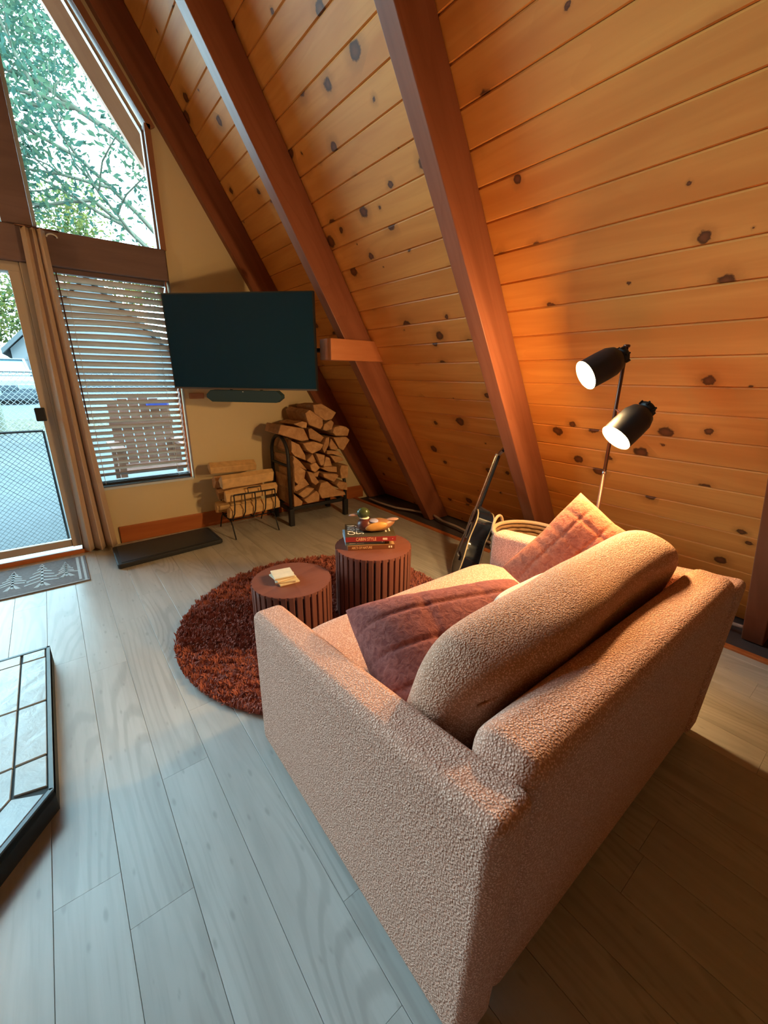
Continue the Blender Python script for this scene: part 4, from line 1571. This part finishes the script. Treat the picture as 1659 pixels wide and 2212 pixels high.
def tile(poly):
    if len(poly) >= 3:
        c = (sum(p[0] for p in poly) / len(poly), sum(p[1] for p in poly) / len(poly))
        # shrink for the joint
        q = []
        for p in poly:
            dx, dy = p[0] - c[0], p[1] - c[1]
            l = math.hypot(dx, dy)
            k = max(0, 1 - .005 / max(l, 1e-6))
            q.append((dx * k, dy * k))
        area = sum(q[i][0] * q[(i + 1) % len(q)][1] - q[(i + 1) % len(q)][0] * q[i][1] for i in range(len(q))) / 2
        if abs(area) < 2e-4:
            return
        if area < 0:
            q = q[::-1]
        me = MB().prism_z(q, -.008, 0).mesh('tile', 'tile')
        o = link('tile', me, hr, bevel=.002, bseg=1, loc=(c[0], c[1], HZ))
BW = .088
ED = .014
# border rows
cuts = [2.262 - ED, 2.176, 1.842, 1.534, 1.405]
for a, b in zip(cuts[:-1], cuts[1:]):
    p = [(-.302, b), (-.203, b - (.02 if b < 1.41 else 0)), (-.203, a), (-.302, a)]
    tile(inset(p, ED))
xs = [-.302 - .335 * k for k in range(5)]
for a, b in zip(xs[:-1], xs[1:]):
    tile(inset([(b, 2.176), (a, 2.176), (a, 2.262), (b, 2.262)], ED))
# diagonal border
a0, b0 = Vector((-.56, .92)), Vector((-.203, 1.368))
dd = (b0 - a0).normalized()
nn = Vector((-dd.y, dd.x))
L_ = (b0 - a0).length
Pi = Vector((-.302, 1.405))
Po = b0 + nn * ED - dd * .012
BW = (Pi - a0).dot(nn)
tile([(v.x, v.y) for v in (Pi, Pi - dd * .27, Po - dd * .30, Po)])
tile(inset([(v.x, v.y) for v in (Pi - dd * .27, Pi - dd * .60, Po - dd * .60, Po - dd * .30)], ED))
ys_ = [2.176, 1.842, 1.534, 1.226, .92]
for a, b in zip(xs[:-1], xs[1:]):
    for c, d in zip(ys_[:-1], ys_[1:]):
        p = [(b, d), (a, d), (a, c), (b, c)]
        p = clip(p, tuple(a0), tuple(b0), BW)
        if len(p) >= 3:
            tile(inset(p, ED))
for i in range(len(HP)):
    a, b = Vector(HP[i]), Vector(HP[(i + 1) % len(HP)])
    d_ = (b - a).normalized()
    n_2 = Vector((-d_.y, d_.x))
    q = [a, b, b + n_2 * .012, a + n_2 * .012]
    MB().prism_z([(v.x, v.y) for v in q], HZ - .03, HZ + .001).build('edge_strip', 'hedge', hr)

# cables in the recess
M['cable'] = plain('grey_cable', (.32, .24, .22), .6)
for nm, pts, lab in (('cable', [(2.62, 3.60, .012), (2.60, 3.40, .02), (2.63, 3.15, .018), (2.685, 2.95, .03), (2.73, 2.80, .03)], 'grey cable along the wall foot near the log rack'),
                     ('cable', [(2.74, 2.70, .035), (2.70, 2.55, .03), (2.69, 2.35, .03), (2.66, 2.15, .025), (2.65, 1.9, .012), (2.68, 1.57, .012)], 'grey cable along the wall foot behind the guitar'),
                     ('cable', [(2.70, 1.46, .012), (2.71, 1.1, .03), (2.72, .7, .04), (2.725, .38, .042), (2.73, .325, .042)], 'pale conduit along the wall foot behind the sofa')):
    P_ = []
    for a, b in zip(pts[:-1], pts[1:]):
        for k in range(6):
            P_.append(tuple(Vector(a).lerp(Vector(b), k / 6)))
    P_.append(pts[-1])
    o = MB().tube(P_, .011, 8).build(nm, 'cable', smooth=True)
    tag(o, lab, 'cable')

# ------------------------------------------------------------------ outside
M['ext'] = wood('eave_board', (.34, .14, .085), (.26, .10, .06), rough=.6, gdir=1)
M['ext_lt'] = wood('barge_board', (.40, .20, .13), (.32, .15, .10), rough=.6, gdir=1)
# eave: boards under the overhang and the barge beam
mwE = Matrix(((0, -CT, ST, XPL), (1, 0, 0, 0), (0, ST, CT, 0), (0, 0, 0, 1)))
ev = struct(empty('roof_eave'))
for k in range(14, 44):
    s_ = S0 + k * W
    o = put('board', MB().box((YO, s_ + .002, 0), (4.42, s_ + W - .002, .02)).mesh('board', 'ext'), ev, mwE)
dI = (XPL - XIN) * ST
o = put('barge', MB().box((4.40, 1.2, -dI), (4.45, SMAX, .05)).mesh('barge', 'ext_lt'), ev, mwE)


def ground_mat():
    t = NT('asphalt_ground')
    v = t.coords()
    f = t.noise(v, 3, 5, .6)
    sp = t.node('ShaderNodeSeparateXYZ')
    t.link(v, sp.inputs[0])
    c = t.mix(f, (.045, .050, .054), (.065, .070, .075))
    leaf = t.noise(v, 26, 4, .7)
    lc = t.mix(t.maprange(leaf, .4, .62), (.018, .016, .011), (.10, .085, .05))
    y = t.math('ADD', sp.outputs[1], t.math('MULTIPLY', t.math('SUBTRACT', f, .5), 1.2))
    band = t.math('MULTIPLY', t.maprange(y, 10.1, 10.7), t.math('SUBTRACT', 1.0, t.maprange(y, 12.0, 12.3)))
    c = t.mix(band, c, lc)
    t.bump(leaf, .2, .02)
    return t.done(c, .9, 0, .15)


M['ground'] = ground_mat()
gp = [(YO, -.03), (7.0, -.06), (14.2, .50), (70, .60), (70, -1), (YO, -1)]
g = MB()
g.prism([(y, z) for y, z in gp], lambda y, z: (-40, y, z), lambda y, z: (40, y, z))
struct(g.build('ground', 'ground'))

# mesh guard panel right outside the glass door
gd = thing('mesh_guard', 'black framed wire mesh guard across the lower glass door', 'guard', (-.49, 3.90, 0))
gx0, gx1, gy, gz0, gz1 = -.90, -.068, 3.885, .05, .905
for a, b in (((gx0, gz0), (gx1, gz0)), ((gx0, gz1), (gx1, gz1)), ((gx0, gz0), (gx0, gz1)), ((gx1, gz0), (gx1, gz1))):
    MB().tube([(a[0], gy, a[1]), (b[0], gy, b[1])], .0085, 6).build('frame_bar', 'black', gd)
mw_ = MB()
st = .034
def diag(x0, x1, z0, z1, y, st, r, mb, slope=1.0):
    Wd, Hd = x1 - x0, z1 - z0
    n = int((Wd + Hd / slope) / st) + 1
    for sgn in (1, -1):
        for k in range(n):
            c = k * st
            # line x = c - z/slope
            za, zb = max(0, (c - Wd) * slope), min(Hd, c * slope)
            if zb - za < .01:
                continue
            xa, xb = c - za / slope, c - zb / slope
            if sgn < 0:
                xa, xb = Wd - xa, Wd - xb
            mb.tube([(x0 + xa, y + .001 * sgn, z0 + za), (x0 + xb, y + .001 * sgn, z0 + zb)], r, 3, cap=False)
diag(gx0, gx1, gz0, gz1, gy, st, .0016, mw_)
tag(mw_.build('wire_mesh', 'blackiron', gd), kind='stuff')

# chain-link fence
M['galv'] = plain('galvanised_wire', (.12, .13, .14), .4, .5)
fc = thing('chain_link_fence', 'chain-link fence in front of the parked car', 'fence', (-1.0, 9.4, 0))
fz0, fz1 = .15, 1.32
mw_ = MB()
diag(-3.6, 3.2, fz0, fz1, 9.4, .085, .0038, mw_)
tag(mw_.build('wire_mesh', 'galv', fc), kind='stuff')
for x in (-3.6, -1.3, 1.0, 3.2):
    MB().tube([(x, 9.42, -.1), (x, 9.42, 1.36)], .022, 8).build('post', 'galv', fc)
MB().tube([(-3.6, 9.42, fz1), (3.2, 9.42, fz1)], .018, 8).build('top_rail', 'galv', fc)

# parked car, front towards the cabin
M['carpaint'] = plain('silver_paint', (.06, .075, .09), .25, .3)
M['cardark'] = plain('car_dark', (.015, .022, .03), .4)
M['carglass'] = plain('car_glass', (.03, .06, .075), .05)
M['headlight'] = plain('headlight', (.12, .13, .14), .15)
car = thing('parked_car', 'silver car parked beyond the fence, seen through the door', 'car', (-1.05, 16.5, .5))
cx0, cx1, cz = -2.0, -.12, .40
prof = [(14.75, .25), (14.72, .55), (14.85, .72), (16.0, .83), (16.0, .83), (18.9, .86), (18.95, .25)]
mb = MB().prism([(y, z) for y, z in prof], lambda y, z: (cx0, y, cz + z), lambda y, z: (cx1, y, cz + z))
mb.build('body', 'carpaint', car, bevel=.06, bseg=3)
cab = [(15.85, .82), (16.65, 1.26), (18.1, 1.28), (18.7, .84)]
MB().prism(cab, lambda y, z: (cx0 + .12 + (z - .82) * .25, y, cz + z), lambda y, z: (cx1 - .12 - (z - .82) * .25, y, cz + z)).build('cabin', 'carglass', car, bevel=.03)
MB().prism([(16.60, 1.24), (18.15, 1.27), (18.15, 1.31), (16.60, 1.29)], lambda y, z: (cx0 + .22, y, cz + z), lambda y, z: (cx1 - .22, y, cz + z)).build('roof', 'carpaint', car, bevel=.02)
for sx in (cx0 + .13, cx1 - .13):
    k = .11 if sx < -1 else -.11
    MB().tube([(sx, 15.86, cz + .82), (sx + k, 16.62, cz + 1.27)], .035, 6).build('pillar', 'carpaint', car)
MB().box((cx0 + .15, 14.69, cz + .22), (cx1 - .15, 14.76, cz + .40)).build('bumper_grille', 'cardark', car, bevel=.02)
MB().box((cx0 + .45, 14.69, cz + .46), (cx1 - .45, 14.76, cz + .60)).build('grille', 'cardark', car, bevel=.02)
MB().box((-1.22, 14.68, cz + .36), (-.90, 14.70, cz + .47)).build('number_plate', 'headlight', car)
for sx in (cx0 + .08, cx1 - .44):
    MB().box((sx, 14.70, cz + .48), (sx + .36, 14.80, cz + .62)).build('headlight', 'headlight', car, bevel=.03)
for sx in (cx0 + .02, cx1 - .22):
    for y in (15.4, 18.1):
        MB().lathe([(.31, 0), (.33, .03), (.33, .17), (.31, .20)], 24, Matrix.Translation((sx, y, cz + .22)) @ Matrix.Rotation(math.pi / 2, 4, 'Y')).build('wheel', 'cardark', car)

# house across the road
M['siding'] = plain('white_siding', (.065, .07, .075), .7)
M['roofing'] = plain('shingle_roof', (.03, .036, .04), .8, nscale=10, namt=.2)
hs_ = thing('neighbour_house', 'pale gabled house across the road behind the car', 'house', (2.2, 27, .5))
hx0, hx1, hr_ = -.85, 5.3, 2.22
MB().prism_y([(hx0, .4), (hx1, .4), (hx1, 2.25), (hr_, 5.15), (hx0, 2.25)], 24.0, 31).build('wall', 'siding', hs_)
sl_ = (5.3 - 2.05) / (hr_ + 1.1)
for sg in (1, -1):
    pl = [(hr_, 5.30), (hr_ - sg * 3.35, 2.02), (hr_ - sg * 3.35, 2.22), (hr_, 5.50)]
    if sg < 0:
        pl = pl[::-1]
    MB().prism_y(pl, 23.6, 31.3).build('roof', 'roofing', hs_)
for k in range(4):
    MB().box((hx0 - .01, 23.97, .75 + k * .36), (hx1 + .01, 24.0, .775 + k * .36)).build('siding_board', 'siding', hs_)
wn = MB().box((-.35, 23.95, .95), (.35, 23.99, 1.95)).build('window', 'siding', hs_)
MB().box((-.28, 23.93, 1.02), (.28, 23.945, 1.88)).build('pane', 'carglass', wn)

# wooden garden chair behind the blind
M['redwood'] = wood('red_cedar', (.13, .055, .04), (.09, .036, .025), rough=.6, gdir=2)
gc = thing('garden_chair', 'reddish wooden slatted garden chair outside the blind window', 'chair', (.80, 5.1, 0))
gz = -.05
for x in (.47, 1.10):
    for y, h in ((4.86, .62), (5.36, .62)):
        MB().box((x - .03, y - .03, gz), (x + .03, y + .03, gz + h)).build('leg', 'redwood', gc)
    MB().box((x - .055, 4.80, gz + .62), (x + .055, 5.46, gz + .648)).build('armrest', 'redwood', gc)
for k in range(6):
    MB().box((.47, 4.86 + .088 * k, gz + .38), (1.10, 4.86 + .088 * k + .074, gz + .40)).build('seat_slat', 'redwood', gc)
for k in range(6):
    x = .49 + .102 * k
    top = 1.05 + .06 * math.sin((k + .5) / 6 * math.pi)
    MB().prism([(5.34, .36), (5.36, .36), (5.50, top), (5.48, top)], lambda y, z: (x, y, gz + z), lambda y, z: (x + .09, y, gz + z)).build('back_slat', 'redwood', gc)
MB().box((.47, 5.40, gz + .80), (1.10, 5.425, gz + .86)).build('back_rail', 'redwood', gc)
M['bluecloth'] = plain('blue_cloth', (.004, .016, .16), .8)
bt = MB().box((.86, 5.37, gz + .985), (1.08, 5.54, gz + 1.075)).build('folded_towel', 'bluecloth', bevel=.02, bseg=3)
tag(bt, 'bright blue folded towel hung on the garden chair back', 'towel')

# trees
M['bark'] = plain('tree_bark', (.075, .075, .05), .9, nscale=20, namt=.3)
def leaf_mat(name, a, b):
    t = NT(name)
    f = t.noise(t.coords(), 3.0, 2)
    c = t.mix(t.maprange(f, .35, .65), a, b)
    df = t.node('ShaderNodeBsdfDiffuse')
    tl = t.node('ShaderNodeBsdfTranslucent')
    mx = t.node('ShaderNodeMixShader')
    mx.inputs[0].default_value = .45
    t.link(c, df.inputs[0])
    t.link(c, tl.inputs[0])
    t.link(df.outputs[0], mx.inputs[1])
    t.link(tl.outputs[0], mx.inputs[2])
    out = [n for n in t.n if n.type == 'OUTPUT_MATERIAL'][0]
    t.link(mx.outputs[0], out.inputs[0])
    return t.mat
M['leaf'] = leaf_mat('oak_leaves', (.030, .066, .052), (.065, .10, .058))
M['leaf_y'] = leaf_mat('autumn_leaves', (.04, .062, .024), (.12, .11, .028))
def grow(rng, mb, tips, p, d, L, r, depth):
    pts = [p]
    rs_ = [r]
    n = 4
    for k in range(n):
        d = (d + Vector((rng.gauss(0, .16), rng.gauss(0, .16), rng.gauss(0, .10) + .02))).normalized()
        p = p + d * L / n
        pts.append(p)
        rs_.append(r * (1 - .45 * (k + 1) / n))
    mb.tube(pts, rs_, 5 if r > .02 else 4, cap=False)
    if depth <= 2:
        for q in pts[1:]:
            tips.append((q, d))
    if depth == 0:
        return
    nb = 3 if depth > 2 else 3
    for k in range(nb):
        ax = d.orthogonal().normalized()
        ax = Matrix.Rotation(rng.uniform(0, 2 * math.pi), 3, d) @ ax
        nd = (Matrix.Rotation(rng.uniform(.35, .85), 3, ax) @ d).normalized()
        q = pts[rng.randint(2, n)]
        grow(rng, mb, tips, q, nd, L * rng.uniform(.62, .82), r * .55, depth - 1)
def tree(name, label, base, dirn, L, r, depth, nleaf, spread, size, mat, seed, limbs=None):
    rng = random.Random(seed)
    t = thing(name, label, 'tree', tuple(base))
    mb = MB()
    tips = []
    if limbs:
        mb.tube([Vector(base), Vector(base) + Vector(dirn) * .5, Vector(base) + Vector(dirn)], [r * 1.25, r, r * .85], 8, cap=False)
        top = Vector(base) + Vector(dirn)
        for (st_, d_, L_2, r_2) in limbs:
            grow(rng, mb, tips, Vector(base) + Vector(dirn) * st_, Vector(d_).normalized(), L_2, r_2, depth)
    else:
        grow(rng, mb, tips, Vector(base), Vector(dirn).normalized(), L, r, depth)
    mb.build('trunk', 'bark', t, smooth=True)
    V = []
    Fc = []
    for i in range(nleaf):
        q, d = tips[rng.randrange(len(tips))]
        c = q + Vector((rng.gauss(0, spread), rng.gauss(0, spread), rng.gauss(0, spread) - spread * .3))
        a = Vector((rng.gauss(0, 1), rng.gauss(0, 1), rng.gauss(0, .8))).normalized()
        b = a.orthogonal().normalized()
        b = Matrix.Rotation(rng.uniform(0, 6.28), 3, a) @ b
        n_3 = a.cross(b)
        s_ = size * rng.uniform(.6, 1.25)
        o_ = len(V)
        V += [c - a * s_, c + b * s_ * .42 + n_3 * s_ * .12, c + a * s_, c - b * s_ * .42 + n_3 * s_ * .12]
        Fc += [(o_, o_ + 1, o_ + 2), (o_, o_ + 2, o_ + 3)]
    me = bpy.data.meshes.new('foliage')
    me.from_pydata([tuple(v) for v in V], [], Fc)
    me.materials.append(M[mat])
    tag(link('foliage', me, t), kind='stuff')
    return t
tree('oak_tree', 'leafy oak with branches spreading across the upper window', (2.75, 9.2, .1), (-.35, -.1, 4.2), 1, .15, 3, 17000, .21, .056, 'leaf', 11,
     limbs=[(.62, (-.6, .1, .75), 1.9, .055), (.75, (-.75, -.1, .45), 1.9, .05), (.9, (-.35, .3, 1), 1.9, .05), (1.0, (.1, -.2, 1), 1.8, .05), (1.0, (-.9, .2, .9), 2.2, .06), (.8, (.6, .2, .6), 1.6, .07)])
tree('oak_tree', 'second leafy oak further left, filling the top of the upper window', (-.9, 10.5, .2), (.1, 0, 4.6), 1, .16, 3, 8500, .24, .06, 'leaf', 5,
     limbs=[(.7, (.7, -.1, .7), 1.9, .05), (.85, (.9, .1, .9), 2.1, .05), (1.0, (.4, -.3, 1), 2.0, .05), (1.0, (-.5, .2, .8), 1.8, .05)])
tree('yellow_tree', 'yellow-green tree beyond the parked car', (-4.0, 33, .5), (.2, 0, 2.6), 1, .2, 3, 7000, .5, .14, 'leaf_y', 21,
     limbs=[(.6, (.8, 0, .5), 2.4, .1), (.8, (.5, -.2, .8), 2.6, .1), (1.0, (.0, .2, 1), 2.4, .1), (.9, (-.6, 0, .6), 2.2, .1)])
tree('yellow_tree', 'tall yellow-green tree behind the pale house roof', (3.8, 34, .5), (-.2, 0, 4.0), 1, .25, 3, 8000, .6, .16, 'leaf_y', 33,
     limbs=[(.5, (-.8, 0, .5), 3.0, .12), (.8, (-.5, -.2, .8), 3.2, .12), (1.0, (.0, .2, 1), 3.0, .12), (.9, (.6, 0, .6), 2.8, .12)])

# ------------------------------------------------------------------ added unseen fill lamp on the door side, brightens the gable wall
pl = thing('added_fill_lamp', 'added warm fill lamp, out of view near the glass door', 'lamp', (-1.25, 2.95, 2.7))
px_, py_, pz_ = -1.25, 2.95, 2.62
MB().tube([(px_, py_, pz_ + .2), (px_, py_, ZR - .75)], .006, 8).build('cord', 'black', pl)
MB().lathe([(.05, ZR - .80), (.06, ZR - .62)], 20, Matrix.Translation((px_, py_, 0))).build('canopy', 'black', pl)
MB().lathe([(.19, pz_), (.185, pz_ + .06), (.12, pz_ + .15), (.04, pz_ + .20), (.02, pz_ + .21)], 36, Matrix.Translation((px_, py_, 0)), cap=False).build('shade', 'cream', pl, smooth=True)
MB().lathe([(.002, pz_ + .02), (.04, pz_ + .035), (.05, pz_ + .07), (.03, pz_ + .12), (.015, pz_ + .16)], 20, Matrix.Translation((px_, py_, 0))).build('bulb', 'bulb', pl, smooth=True)
li = bpy.data.lights.new('fill_light', 'POINT')
li.energy = FILL_W
li.color = LAMP_COL
li.shadow_soft_size = .06
lo = bpy.data.objects.new('fill_light', li)
COL.objects.link(lo)
lo.location = (px_, py_, pz_ - .06)
